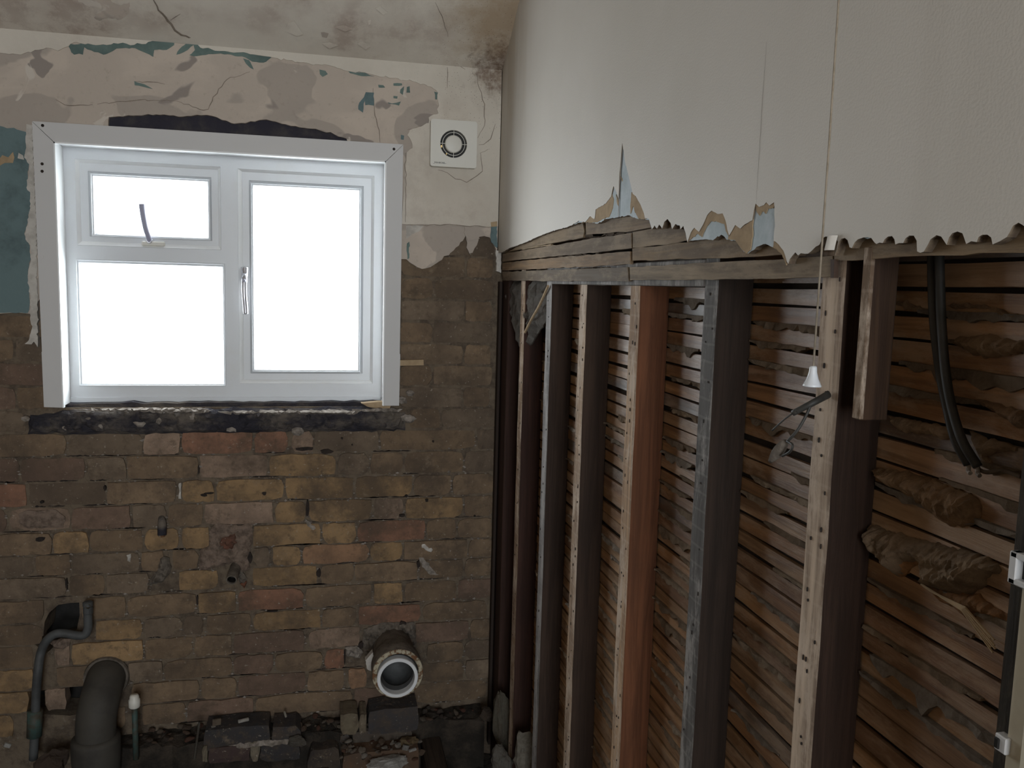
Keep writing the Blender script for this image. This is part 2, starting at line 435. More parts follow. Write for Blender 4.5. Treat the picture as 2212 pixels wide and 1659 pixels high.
# ================================================================== THE SETTING
# ---- window wall: mortar bed with bricks set in it
WX0, WX1, WZ0, WZ1 = -0.745, 0.20, 1.055, 1.825          # opening
LX = -1.38                                                # left wall
holepx = [(95, 1345), (105, 1325), (125, 1308), (150, 1304), (170, 1303), (171, 1330), (165, 1360), (150, 1385), (120, 1395), (100, 1412), (70, 1392), (92, 1375)]
lowhole = [(30, 1497), (85, 1494), (140, 1487), (180, 1484), (200, 1500), (196, 1540), (150, 1548), (90, 1545), (35, 1535)]
whole = [(WX0, WZ0), (WX1, WZ0), (WX1, WZ1), (WX0, WZ1)]
wall_back = slab('wall_back', [(LX, -.35), (RX+.20, -.35), (RX+.20, 2.13), (LX, 2.13)], 'y', YW+.006, YW+.12, 'mortar',
                 holes=[whole, pxz(holepx), pxz(lowhole)])
tag(wall_back, 'window wall of exposed old brick with ragged plaster left above it', 'wall', kind='structure')
slab('outer_leaf', [(LX, -.35), (RX+.20, -.35), (RX+.20, 2.13), (LX, 2.13)], 'y', YW+.125, YW+.22, 'black', wall_back, holes=[whole])  # leaf coloured black to paint deep shade into the wall holes

YB = (.235, .148, .070); BR = (.130, .090, .058); RD = (.190, .082, .055); GB = (.105, .083, .064); DK = (.07, .055, .045); OR = (.24, .13, .075); PK = (.24, .17, .13); PU = (.10, .062, .052)
def brick(x0, x1, z0, z1, col, seed, proud=.0, Y=YW, depth=.05, parent=None, name='brick', raw=False):
    rnd = random.Random(seed); nx, nzz = 6, 3; bf = rnd.uniform(1.35, 1.8); bcol = list(col) if raw else [.62*c+.38*q for c, q in zip(col, (.150, .105, .064))]; bf = .9 if raw else bf
    j = .0022; V = []; F = []
    tl = [rnd.uniform(0, .007) for _ in range(4)]
    for b in range(nzz+1):
        for a in range(nx+1):
            u, v = a/nx, b/nzz
            x = x0+(x1-x0)*u; z = z0+(z1-z0)*v; y = Y-proud+rnd.uniform(-.0014, .0014)
            edge = a in (0, nx) or b in (0, nzz)
            if edge: y += rnd.uniform(.001, .0045); x += rnd.uniform(-j, j); z += rnd.uniform(-j, j)
            ca = (a == 0, a == nx); cb = (b == 0, b == nzz)
            if any(ca) and any(cb):
                t = tl[(1 if ca[1] else 0)+(2 if cb[1] else 0)]; x += t*(1 if ca[0] else -1); z += t*(1 if cb[0] else -1)
            V.append((x, y, z))
    W = nx+1
    for b in range(nzz):
        for a in range(nx): F.append((b*W+a, b*W+a+1, (b+1)*W+a+1, (b+1)*W+a))
    ring = [a for a in range(W)]+[b*W+nx for b in range(1, nzz+1)]+[nzz*W+a for a in range(nx-1, -1, -1)]+[b*W for b in range(nzz-1, 0, -1)]
    k = len(V); V += [(V[i][0], Y+depth, V[i][2]) for i in ring]
    for i in range(len(ring)):
        q = (i+1) % len(ring); F.append((ring[i], k+i, k+q, ring[q]))
    return obj(name, V, F, 'brick', parent or wall_back, color=tuple(max(.01, c*bf) for c in bcol))
ROWS = {  # course: (top px, bottom px at x~620, bricks as left px, right px, colour)
 1: (933, 977, [(-12, 142, BR), (146, 306, GB), (310, 388, PK), (394, 545, RD), (550, 620, RD), (630, 676, PK), (679, 817, GB), (822, 1026, BR), (1031, 1072, DK)]),
 2: (982, 1028, [(-20, 40, PU), (45, 183, PU), (190, 271, GB), (275, 428, BR), (432, 577, PK), (582, 724, YB), (731, 796, GB), (801, 870, BR), (875, 1000, BR), (1004, 1070, DK)]),
 3: (1034, 1079, [(-30, 56, RD), (62, 226, DK), (231, 380, BR), (392, 462, YB), (468, 612, YB), (617, 763, YB), (768, 889, YB), (894, 974, BR), (979, 1068, BR)]),
 4: (1084, 1129, [(-60, 12, PU), (20, 150, PK), (155, 280, PU), (288, 358, GB), (364, 437, BR), (442, 590, PK), (595, 660, YB), (668, 802, YB), (809, 872, PK), (877, 1000, YB), (1004, 1067, BR)]),
 5: (1134, 1177, [(-15, 110, BR), (114, 190, YB), (194, 306, BR), (313, 385, YB), (393, 452, YB), (547, 691, YB), (697, 769, YB), (773, 918, RD), (923, 985, BR), (989, 1063, BR)]),
 6: (1181, 1221, [(-60, 70, GB), (75, 150, BR), (155, 300, GB), (304, 352, BR), (372, 428, BR), (549, 581, GB), (590, 649, YB), (654, 796, OR), (801, 868, YB), (872, 1008, BR), (1012, 1064, BR)]),
 7: (1225, 1265, [(-20, 143, GB), (148, 225, BR), (230, 320, GB), (386, 470, YB), (545, 684, YB), (693, 764, BR), (767, 901, BR), (907, 1000, BR), (1004, 1062, BR)]),
 8: (1272, 1315, [(-60, 92, BR), (176, 270, BR), (275, 423, BR), (429, 510, YB), (515, 655, RD), (660, 802, BR), (808, 869, YB), (874, 985, BR), (989, 1062, PU)]),
 9: (1321, 1360, [(-20, 90, BR), (206, 305, YB), (311, 392, GB), (397, 440, DK), (446, 541, BR), (547, 692, YB), (697, 770, BR), (774, 908, RD), (914, 1050, BR)]),
 10: (1364, 1406, [(-90, 68, BR), (118, 150, PK), (155, 308, YB), (313, 415, BR), (420, 500, BR), (505, 657, PU), (668, 776, PK), (898, 1011, PU), (1016, 1062, BR)]),
 11: (1411, 1451, [(-20, 70, YB), (120, 272, BR), (277, 350, GB), (355, 500, BR), (505, 590, PU), (595, 697, BR), (702, 744, RD), (922, 1000, BR), (1004, 1060, DK)]),
 12: (1455, 1497, [(-90, 60, YB), (95, 140, PK), (285, 430, BR), (435, 510, BR), (515, 660, PU), (665, 742, BR), (752, 792, OR), (905, 1002, BR), (1006, 1060, GB)]),
 13: (1501, 1543, [(-20, 25, YB), (215, 270, BR), (306, 400, BR), (405, 548, PU), (553, 760, BR), (765, 890, PU), (895, 1050, BR)]),
}
sd = 100
for r, (t, b, L) in ROWS.items():
    z1 = wy(620, t)[2]; z0 = wy(620, b)[2]; py = (t+b)/2
    for (a, c, col) in L:
        sd += 1
        x0 = wy(a, py)[0]; x1 = wy(c, py)[0]
        pr = random.Random(sd).uniform(-.002, .004)
        brick(x0, x1, z0, z1, col, sd, pr)
    x = wy(L[0][0], py)[0]-.006; k = r   # the courses run on to the side wall
    while x > LX+.03:
        wd = min((.205, .100)[k % 2], x-LX-.002); sd += 1; k += 1
        brick(x-wd, x, z0, z1, [BR, GB, YB][k % 3], sd, 0); x -= wd+.006
# courses beside the window, joints flushed up
zt = wy(620, 933)[2]; pitch = .0693
for k in range(0, 11):
    z0 = zt+.007+k*pitch; z1 = z0+.062
    offx = 0 if k % 2 else .11
    x = .262 if k else .262
    seq = ([.20, .085] if k % 2 else [.10, .19])
    x = WX1+.045 if k > 0 else wy(884, 908)[0]
    i = 0
    while x < RX-.03:
        wd = min(seq[i % 2], RX+.02-x); sd += 1
        if z1 < 1.62: brick(x, x+wd, z0, z1, [BR, GB, BR, (.12, .088, .06)][(k+i) % 4], sd, -.0015)
        x += wd+.006; i += 1
    x = -.775 if k > 0 else wy(52, 908)[0]; i = 0
    while x > LX+.03:
        wd = min(seq[(i+1) % 2], x-LX-.002); sd += 1
        if z1 < 1.40: brick(x-wd, x, z0, z1, [GB, BR, PU][(k+i) % 3], sd, -.0015)
        x -= wd+.006; i += 1

# ---- plaster coats on the window wall (outline, real thickness)
base_low = [(-60, 677), (0, 677), (62, 677), (65, 640), (60, 600)]
right_low = [(878, 560), (885, 567), (895, 573), (912, 581), (930, 577), (955, 561), (980, 541), (1000, 520), (1006, 509), (1008, 535), (1014, 548), (1021, 546), (1030, 530), (1034, 512), (1046, 510), (1058, 513), (1063, 524), (1070, 535), (1073, 545)]
recess = [(233, 275), (235, 253), (276, 249), (337, 247), (395, 252), (446, 248), (468, 253), (506, 267), (530, 266), (560, 259), (575, 258), (616, 268), (656, 276), (692, 282), (722, 290), (758, 303)]
Yb = YW-.010
o = [(LX+.002, wy(0, 677, Yb)[2])]+rag(pxz([(-5, 678), (20, 676), (66, 678)], Yb), .002, .02, 1)+[(-.772, 1.40), (-.772, 1.845)]
rc = rag(pxz(recess, Yb), .0015, .012, 2)
o += [(rc[0][0], 1.845)]+rc[1:-1]+[(rc[-1][0], 1.845), (.235, 1.845), (.235, pxz([(878, 560)], Yb)[0][1])]
o += rag(pxz(right_low, Yb), .0016, .01, 3)+[(RX-.002, 1.57), (RX-.002, 2.12), (LX+.002, 2.12)]
base = slab('plaster_undercoat', o, 'y', Yb, YW+.012, 'base', wall_back)
tag(base, 'patchy pinkish-grey undercoat plaster')
slab('lintel', [(-.60, 1.829), (.13, 1.829), (.13, 1.93), (-.60, 1.93)], 'y', YW+.002, YW+.01, 'lintel', wall_back)
base['label'] = 'patchy pinkish-grey undercoat plaster'
tc = [(-40, 112), (0, 114), (20, 117), (45, 118), (75, 108), (100, 103), (125, 110), (148, 100), (152, 95), (165, 91), (190, 94), (215, 97), (240, 96), (265, 92), (290, 97), (315, 95), (335, 85), (360, 86), (385, 90), (425, 94), (433, 103), (470, 110), (500, 113), (540, 117), (570, 121), (600, 126), (650, 135), (700, 139), (735, 148), (760, 155), (800, 160), (840, 168), (890, 175), (920, 183), (937, 192), (946, 200), (947, 222), (947, 245), (926, 254), (926, 266), (905, 274), (885, 281), (880, 292), (888, 304), (891, 320), (879, 329)]
Yt = YW-.013
o = [(LX+.002, pxz(tc[:1], Yt)[0][1])]+rag(pxz(tc, Yt), .0016, .008, 4)
o += [(.242, pxz([(877, 484)], Yt)[0][1])]+rag(pxz([(882, 485), (916, 484), (945, 486), (980, 487), (1020, 489), (1063, 490), (1072, 489)], Yt), .0012, .01, 5)
o += [(RX-.002, pxz([(1072, 489)], Yt)[0][1]), (RX-.002, 2.118), (LX+.002, 2.118)]
tag(slab('plaster_topcoat', o, 'y', Yt, Yb+.001, 'top', wall_back), 'stained cream top coat with a torn lower edge')
def patch(name, pts, mat, Y=YW-.0112, amp=.0012, step=.009, seed=0, back=Yb+.001):
    return slab(name, rag(pxz(pts, Y), amp, step, seed, True), 'y', Y, back, mat, wall_back)
patch('teal_paint', [(146, 96), (340, 82), (377, 87), (376, 97), (366, 104), (352, 108), (333, 108), (331, 123), (312, 113), (292, 104), (262, 104), (244, 110), (223, 118), (203, 112), (182, 102), (179, 118), (160, 118), (154, 113)], 'teal', seed=1)
patch('teal_paint', [(376, 92), (404, 92), (383, 112), (381, 118), (398, 112), (412, 101), (418, 97), (421, 108), (409, 119), (425, 121), (437, 119), (470, 116), (492, 117), (508, 121), (530, 124), (545, 133), (560, 135), (575, 133), (586, 124), (570, 116), (540, 112), (480, 106), (434, 100), (425, 92), (405, 90)], 'teal', seed=2)
patch('teal_paint', [(290, 175), (312, 182), (330, 192), (320, 190), (300, 185), (291, 184)], 'teal', seed=3)
patch('teal_paint', [(525, 126), (538, 130), (548, 150), (540, 146), (531, 137)], 'teal', seed=31)
patch('teal_paint', [(690, 150), (703, 153), (708, 160), (697, 166), (691, 160)], 'teal', seed=4)
patch('teal_paint', [(790, 199), (808, 200), (808, 228), (789, 227), (788, 218), (784, 243), (774, 236), (776, 222), (786, 210)], 'teal2', seed=5)
patch('teal_paint', [(817, 183), (828, 184), (832, 189), (818, 189)], 'teal', seed=6)
patch('teal_paint', [(850, 180), (868, 180), (869, 184), (850, 185)], 'teal', seed=7)
patch('teal_paint', [(865, 193), (873, 186), (870, 205), (864, 200)], 'teal', seed=8)
patch('teal_paint', [(879, 188), (885, 186), (886, 200), (878, 200)], 'teal', seed=9)
patch('teal_paint', [(850, 207), (859, 208), (858, 213), (850, 212)], 'teal', seed=10)
patch('teal_paint', [(838, 221), (856, 222), (866, 219), (862, 228), (840, 224)], 'teal', seed=11)
patch('teal_paint', [(752, 153), (790, 158), (808, 165), (780, 164), (756, 158)], 'teal', seed=12)
patch('teal_paint', [(866, 291), (873, 293), (872, 302), (866, 301)], 'teal2', seed=13)
patch('teal_paint', [(938, 198), (946, 200), (944, 215), (940, 214)], 'teal', seed=14)
tag(patch('teal_wall_paint', [(-230, 266), (-120, 270), (-70, 268), (0, 272), (15, 277), (30, 276), (45, 282), (56, 285), (56, 318), (52, 340), (62, 350), (60, 380), (65, 410), (66, 440), (60, 480), (52, 505), (64, 530), (66, 560), (60, 590), (64, 620), (64, 650), (60, 676), (-70, 676), (-232, 677)], 'teal2', seed=15), 'mottled teal paint beside the window')
patch('bare_patch', [(-5, 345), (5, 335), (18, 340), (28, 328), (31, 340), (28, 352), (10, 352), (-2, 360)], 'tan', YW-.0116, seed=16)
patch('filler', [(40, 330), (50, 336), (52, 345), (38, 342)], 'whitefill', YW-.0116, seed=17)
tag(patch('filler_strip', [(57, 268), (70, 270), (80, 540), (81, 750), (73, 738), (68, 744), (53, 743), (62, 735), (70, 705), (65, 690), (66, 640), (60, 600), (61, 585), (67, 560), (66, 530), (55, 517), (53, 505), (60, 480), (66, 440), (65, 415), (57, 405), (61, 385), (63, 355), (52, 340), (57, 318), (56, 285)], 'whitefill', YW-.0135, seed=18, step=.006, back=YW+.004), 'torn white filler strip')
patch('pale_scrap', [(877, 487), (915, 486), (905, 500), (890, 506), (878, 516)], 'whitefill', seed=19)
patch('pale_scrap', [(1003, 489), (1012, 490), (1011, 497), (1034, 503), (1036, 516), (1010, 520), (1005, 508)], 'base', seed=20, Y=YW-.0135)
patch('teal_paint', [(1061, 488), (1074, 488), (1074, 536), (1069, 532), (1060, 515)], 'teal2', YW-.0135, seed=21)
patch('tan_paper', [(1060, 480), (1074, 478), (1074, 489), (1061, 490)], 'tan', YW-.0138, seed=22)
patch('green_sliver', [(879, 526), (884, 522), (884, 558), (880, 560)], 'teal', seed=23)
# broken rim of plaster at the foot of the corner
slab('corner_rim', rag(pxz([(1071, 540), (1083, 545), (1082, 590), (1072, 586)], YW-.016), .001, .008, 6, True), 'y', YW-.018, YW+.004, 'whitefill', wall_back)

def crack(pts, plane, parent, wpx=1.6, mat='crack', at=None, name='crack', amp=1.2):
    """thin brown line lying on a surface"""
    P = []
    for (x, y) in pts: P.append((x, y))
    P = rag(P, amp, 9, int(pts[0][0])); L = []; R = []
    for i, p in enumerate(P):
        a = P[max(0, i-1)]; b = P[min(len(P)-1, i+1)]; d = math.hypot(b[0]-a[0], b[1]-a[1]) or 1
        ww = wpx*.5*(1-.6*abs(2*i/(len(P)-1)-1)); nx, ny = -(b[1]-a[1])/d*ww, (b[0]-a[0])/d*ww
        L.append((p[0]+nx, p[1]+ny)); R.append((p[0]-nx, p[1]-ny))
    f = at
    VL = [f(*p) for p in L]; VR = [f(*p) for p in R]; n = len(P)
    F = [(i, i+1, n+i+1, n+i) for i in range(n-1)]
    return obj(name, VL+VR, F, mat, parent)
cw = lambda x, y: wy(x, y, Yt-.0004)
cb = lambda x, y: wy(x, y, Yb-.0006)
for pts in ([(806, 190), (808, 225), (810, 250), (815, 270), (820, 290), (821, 308)], [(880, 280), (900, 276), (926, 266)], [(380, 218), (440, 238), (450, 236), (460, 210), (490, 172), (540, 155)], [(210, 225), (300, 216), (380, 218)], [(120, 215), (150, 228), (200, 226)], [(290, 176), (340, 178), (356, 182)]):
    crack(pts, 'y', wall_back, 2.0, at=cb)
for pts in ([(1028, 158), (1035, 190), (1047, 225), (1048, 260), (1042, 280), (1032, 298)], [(1070, 268), (1060, 300), (1045, 312), (1034, 313)], [(946, 367), (975, 380), (1008, 394), (1030, 380), (1042, 370), (1038, 330), (1055, 322)], [(988, 122), (992, 142), (1005, 150)], [(966, 145), (966, 190)], [(876, 330), (876, 480)], [(880, 485), (960, 485), (1063, 490)]):
    crack(pts, 'y', wall_back, 1.8, at=cw)

# ---- sooty sill beam, mortar scabs on it
zt0, zt1 = wy(470, 936)[2], wy(470, 886)[2]
xa, xb = wy(57, 910)[0], wy(876, 910)[0]
clump('sill_beam', rag([(xa, zt0), (xb, zt0+.002), (xb, zt1-.01), (xb-.10, zt1+.008), (xa+.14, zt1+.004), (xa+.01, zt1-.012)], .002, .02, 8, True), 'y', YW+.004, .016, 'sill', wall_back, grid=.010, edge=.02, rough=.55, nscale=45, fine=.15)
rnd = random.Random(5)
for (a, b, c, d) in ((150, 884, 300, 6), (300, 886, 160, 8), (470, 889, 150, 8), (610, 888, 170, 9), (760, 884, 110, 7)):
    pts = [(a, b+1), (a+c*.3, b-1), (a+c*.7, b-2), (a+c, b), (a+c*.9, b+d), (a+c*.6, b+d*.7), (a+c*.3, b+d), (a+c*.1, b+d*.6)]
    clump('mortar_scab', rag(pxz(pts, YW-.015), .0015, .008, a, True), 'y', YW-.010, .012, 'scab', wall_back, grid=.007, edge=.006, seed=a)
for (a, b, s) in ((300, 915, 14), (190, 905, 9), (345, 910, 10), (420, 902, 18), (455, 905, 10), (215, 922, 8), (140, 925, 10), (500, 928, 12), (640, 932, 14), (880, 905, 16), (870, 865, 12), (885, 850, 10), (55, 905, 9)):
    pts = [(a+s*math.cos(t)*rnd.uniform(.7, 1.3), b+.6*s*math.sin(t)*rnd.uniform(.7, 1.3)) for t in [k*.9 for k in range(7)]]
    clump('mortar_scab', rag(pxz(pts, YW-.012), .001, .006, b, True), 'y', YW-.008, .007, 'scab', wall_back, grid=.006, edge=.006, seed=b)
# strip of old packing under the frame
slab('packing_strip', rag(pxz([(140, 872), (845, 868), (845, 886), (600, 890), (300, 889), (150, 884)], YW+.02), .0015, .03, 3, True), 'y', YW+.018, YW+.06, 'sill', wall_back)
tag(slab('filler_wedge', rag(pxz([(780, 871), (822, 868), (845, 874), (842, 882), (800, 880)], YW-.012), .001, .01, 3, True), 'y', YW-.012, YW+.02, 'tan', wall_back), 'tan broken wedge under the frame')
slab('timber_plug', pxz([(862, 778), (915, 777), (915, 789), (862, 790)], YW-.012), 'y', YW-.014, YW+.03, 'tan', wall_back)

# ---- cement smears and scars in the brickwork
def smear(pts, mat, th, name='mortar_patch', seed=0, g=.007, edge=.008, col=None):
    return clump(name, rag(pxz(pts, YW-.003), .0016, .008, seed, True), 'y', YW-.001, th, mat, wall_back, grid=g, edge=edge, rough=.7, seed=seed, color=col)
smear([(345, 1207), (352, 1203), (366, 1206), (371, 1226), (362, 1244), (350, 1258), (330, 1262), (310, 1273), (326, 1250), (340, 1232)], 'cement', .012, 'cement_smear', 1)
smear([(455, 1140), (470, 1130), (520, 1136), (545, 1128), (545, 1175), (538, 1205), (540, 1230), (520, 1238), (505, 1215), (470, 1225), (432, 1232), (430, 1190), (450, 1180)], 'pinkcem', .006, 'mortar_patch', 2)
smear([(470, 1172), (480, 1158), (512, 1150), (515, 1170), (500, 1188), (482, 1186)], 'brick', .012, 'brick_shard', 3, col=(.17, .075, .05))
smear([(515, 1248), (520, 1232), (534, 1250), (528, 1262), (518, 1258)], 'cement', .010, 'cement_smear', 31)
smear([(518, 1262), (533, 1256), (528, 1272)], 'brick', .008, 'brick_shard', 32, col=(.30, .11, .06), g=.004, edge=.004)
smear([(905, 1205), (915, 1205), (940, 1235), (948, 1242), (930, 1242), (912, 1225)], 'scab', .003, 'scar', 33)
smear([(908, 1172), (918, 1175), (936, 1188), (938, 1195), (925, 1192), (910, 1185)], 'whitefill', .003, 'scar', 34)
smear([(660, 1122), (670, 1128), (682, 1142), (676, 1146), (664, 1136)], 'scab', .003, 'scar', 35)
smear([(106, 1390), (130, 1380), (153, 1381), (150, 1395), (138, 1404), (115, 1400)], 'pinkcem', .012, 'brick_stump', 36)
smear([(745, 1400), (770, 1395), (785, 1410), (778, 1422), (750, 1418)], 'scab', .012, 'mortar_patch', 37)
smear([(785, 1360), (830, 1345), (895, 1345), (900, 1390), (890, 1420), (830, 1430), (790, 1420), (782, 1390)], 'cement', .018, 'mortar_collar', 38, edge=.025)
smear([(386, 1045), (391, 1043), (391, 1078), (385, 1078)], 'whitefill', .003, 'scar', 40, g=.004, edge=.003)
smear([(40, 1110), (60, 1103), (120, 1102), (140, 1118), (135, 1140), (60, 1142), (40, 1130)], 'pinkcem', .003, 'scar', 41)
smear([(273, 1200), (282, 1197), (281, 1215), (275, 1212)], 'whitefill', .003, 'scar', 42, g=.004, edge=.003)
def pit(px, py, a, b, name='pit'):
    x, y, z = wy(px, py, YW-.006); V = []; n = 10
    k = 1/690.0; rr = random.Random(px)
    V = [(x+a*k*math.cos(2*math.pi*i/n)*rr.uniform(.7, 1.2), YW-.0052, z+b*k*math.sin(2*math.pi*i/n)*rr.uniform(.7, 1.2)) for i in range(n)]
    V += [(p[0], YW+.004, p[2]) for p in V]
    return obj(name, V, [tuple(range(n))]+[(i, (i+1) % n, n+(i+1) % n, n+i) for i in range(n)], 'hole', wall_back)
for (a, b, c, d) in ((664, 1100, 4, 20), (440, 1070, 8, 3), (452, 1066, 10, 2), (571, 1066, 5, 4), (739, 947, 2.5, 2.5), (761, 961, 2, 2), (936, 954, 2.5, 2.5), (705, 976, 14, 5), (660, 970, 22, 4), (869, 1114, 7, 4), (226, 1055, 2.5, 6), (870, 1350, 10, 8), (426, 1298, 2, 12), (590, 1321, 13, 2), (904, 1220, 4, 9), (688, 1238, 5, 10), (429, 1015, 2, 10), (143, 1262, 2, 12), (780, 1395, 6, 8), (1026, 1115, 3, 2), (922, 1081, 4, 4), (878, 1072, 3, 3), (745, 1420, 2, 18), (540, 1205, 5, 12), (90, 1085, 4, 3), (87, 1165, 10, 5)):
    pit(a, b, c, d)

# crumbs of mortar along the joints (too many and small to count) and open joints
rnd = random.Random(11); CV, CF = [], []; SV, SF = [], []
OCT = [(1, 0, 0), (-1, 0, 0), (0, 1, 0), (0, -1, 0), (0, 0, 1), (0, 0, -1)]
OCF = [(0, 2, 4), (2, 1, 4), (1, 3, 4), (3, 0, 4), (2, 0, 5), (1, 2, 5), (3, 1, 5), (0, 3, 5)]
for r_, (t, b, L) in ROWS.items():
    zj = wy(620, b+2)[2]
    for k in range(70):
        x = rnd.uniform(-.95, RX-.01); q = rnd.uniform(.0012, .0042); n0 = len(CV)
        if rnd.random() < .35: x = wy(rnd.choice(L)[1]+2, (t+b)/2)[0]+rnd.uniform(-.003, .003); z = zj+rnd.uniform(.004, .055)
        else: z = zj+rnd.gauss(0, .004)
        if x > RX-.01 or (.09 < x < .36 and z < .40) or (x < -.60 and z < .46): continue
        CV += [(x+p[0]*q*rnd.uniform(.7, 2.2), YW+.001+p[1]*q*rnd.uniform(.6, 1.2), z+p[2]*q*rnd.uniform(.5, 1.2)) for p in OCT]; CF += [tuple(n0+i for i in f) for f in OCF]
    for k in range(10):
        x = rnd.uniform(-.93, .42); wd = rnd.uniform(.02, .11); n0 = len(SV); m = 8
        if (.09 < x < .36 and zj < .40) or (x < -.55 and zj < .46): continue
        up = [(x+wd*i/m, zj+.001+rnd.uniform(.0, .0034)*(1 if 0 < i < m else 0)) for i in range(m+1)]; dn = [(x+wd*i/m, zj+.0005-rnd.uniform(.0, .0022)*(1 if 0 < i < m else 0)) for i in range(m+1)]
        SV += [(p[0], YW+.0052, p[1]) for p in up]+[(p[0], YW+.0052, p[1]) for p in dn]
        SF += [(n0+m+1+i, n0+m+2+i, n0+i+1, n0+i) for i in range(m)]
o = obj('mortar_crumbs', CV, CF, 'scab', wall_back); o['kind'] = 'stuff'
obj('open_joints', SV, SF, 'hole', wall_back)

# ---- sloping ceiling and flat ceiling
SL = .66
def slope_z(y): return 2.112+(YW-.013-y)*SL
nxg, nyg = 44, 16; V = []; F = []
YT = 2.20
for j in range(nyg+1):
    for i in range(nxg+1):
        x = LX+(RX-LX)*i/nxg; t = j/nyg; y = (YW-.013)-(YW-.013-YT)*t
        z = slope_z(y)+.006*nz((x, y, 0), 3, 2)*(1 if 0 < j else 0)
        V.append((x, y, z))
W = nxg+1
for j in range(nyg):
    for i in range(nxg): F.append((j*W+i, (j+1)*W+i, (j+1)*W+i+1, j*W+i+1))
k = len(V); ZT = slope_z(YT)
V += [(LX, YW+.3, 2.112), (RX+.2, YW+.3, 2.112), (LX, YW+.3, 2.7), (RX+.2, YW+.3, 2.7), (LX, YT, 2.7), (RX+.2, YT, 2.7), (RX+.2, YW-.013, 2.112), (RX+.2, YT, ZT)]
F += [(0, nxg, k+6, k+1, k), (k, k+1, k+3, k+2), (k+2, k+3, k+5, k+4)]
ceil_s = obj('ceiling', V, F, 'ceil', smooth=True)
tag(ceil_s, 'sloping cream ceiling with brown damp stains and a long crack', 'ceiling', kind='structure')
fl = obj('ceiling_flat', *box((LX-.1, -2.45, ZT-.004), (RX+.25, YT+.01, ZT+.12)), 'roomwall')
tag(fl, 'flat pale ceiling above the room', 'ceiling', kind='structure')
def cs(x, y, off=.0012):
    d = ray(x, y); den = d[2]+SL*d[1]; t = (2.112+(YW-.013)*SL-ZC-off)/den
    # iterate onto the uneven surface
    for _ in range(3):
        yy = d[1]*t; zz = slope_z(yy)+.006*nz((d[0]*t, yy, 0), 3, 2)-off; t = t*(zz-ZC)/(d[2]*t)*.5+t*.5
    return (d[0]*t, d[1]*t, ZC+d[2]*t)
crack([(328, -8), (342, 22), (362, 45), (378, 66), (402, 78), (428, 92)], 's', ceil_s, 5, at=cs)
crack([(368, 44), (380, 36), (390, 30)], 's', ceil_s, 2, at=cs)
crack([(940, 5), (955, 35), (962, 60), (968, 80)], 's', ceil_s, 1.6, at=cs)
def flake(pts, lift, mat='ceil'):
    P = [cs(*p) for p in pts]; c = Vector(P[0])*0
    for p in P: c += Vector(p)
    c /= len(P); n = len(P)
    V = [tuple(Vector(p)+Vector((0, -.5, -1)).normalized()*(lift if i < n//2 else .0008)) for i, p in enumerate(P)]
    V2 = [tuple(Vector(p)+Vector((0, .5, 1)).normalized()*.0012) for p in V]
    return obj('paint_flake', V+V2, [tuple(range(n)), tuple(range(2*n-1, n-1, -1))]+[(i, n+i, n+(i+1) % n, (i+1) % n) for i in range(n)], mat, ceil_s)
for k, pts in enumerate(([(730, 96), (712, 103), (695, 94), (712, 92)], [(800, 98), (790, 105), (770, 94), (785, 90)], [(762, 60), (745, 66), (722, 58), (742, 54)], [(838, 25), (828, 30), (810, 18), (822, 14)], [(655, 72), (640, 76), (615, 66), (622, 50), (635, 45)], [(800, 50), (796, 52), (795, 44), (802, 41)])):
    flake(pts, .004)
for pts in ([(165, -5), (230, -5), (255, 10), (280, 5), (278, 30), (262, 42), (235, 38), (215, 45), (203, 38), (212, 20), (190, 14), (170, 5)], [(620, 66), (625, 50), (636, 44), (636, 60), (650, 72), (640, 74)], [(693, 70), (710, 72), (706, 82), (696, 80)]):
    P = rag(pts, 1.5, 6, 3, True); Q = [cs(*p, .0008) for p in P]
    obj('bare_patch', Q, [tuple(range(len(Q)))], 'base', ceil_s)

# ---- unseen sides of the room
tag(obj('wall_left', *box((LX-.12, -2.45, -.4), (LX, YW+.2, 2.8)), 'roomwall'), 'pale plastered side wall left of the window wall', 'wall', kind='structure')
# unseen rear wall; its opening is added to let in fill light
rw = slab('wall_rear', [(LX-.1, -.4), (RX+.25, -.4), (RX+.25, 2.8), (LX-.1, 2.8)], 'y', -2.35, -2.45, 'roomwall', holes=[[(-.50, .60), (.52, .60), (.52, 2.30), (-.50, 2.30)]])
tag(rw, 'pale plastered wall behind the viewpoint with an opening added for fill light', 'wall', kind='structure')
we = slab('wall_entry', [(-2.45, -.4), (.40, -.4), (.40, 2.8), (-2.45, 2.8)], 'x', RX, RX+.2, 'roomwall', holes=[[(-.55, -.1), (.26, -.1), (.26, 2.0), (-.55, 2.0)]])
tag(we, 'pale plastered wall beside the doorway', 'wall', kind='structure')
# hallway beyond the doorway
tag(obj('wall_hall', *join(box((1.7, -1.45, -.4), (1.8, .9, 2.8)), box((RX+.2, .9, -.4), (1.8, 1.0, 2.8)), box((RX+.2, -1.45, -.4), (1.8, -1.35, 2.8)), box((RX+.2, -1.45, 2.45), (1.8, 1.0, 2.55)), box((RX+.2, -1.45, -.15), (1.8, 1.0, -.05))), 'roomwall'), 'pale hallway walls beyond the doorway', 'wall', kind='structure')

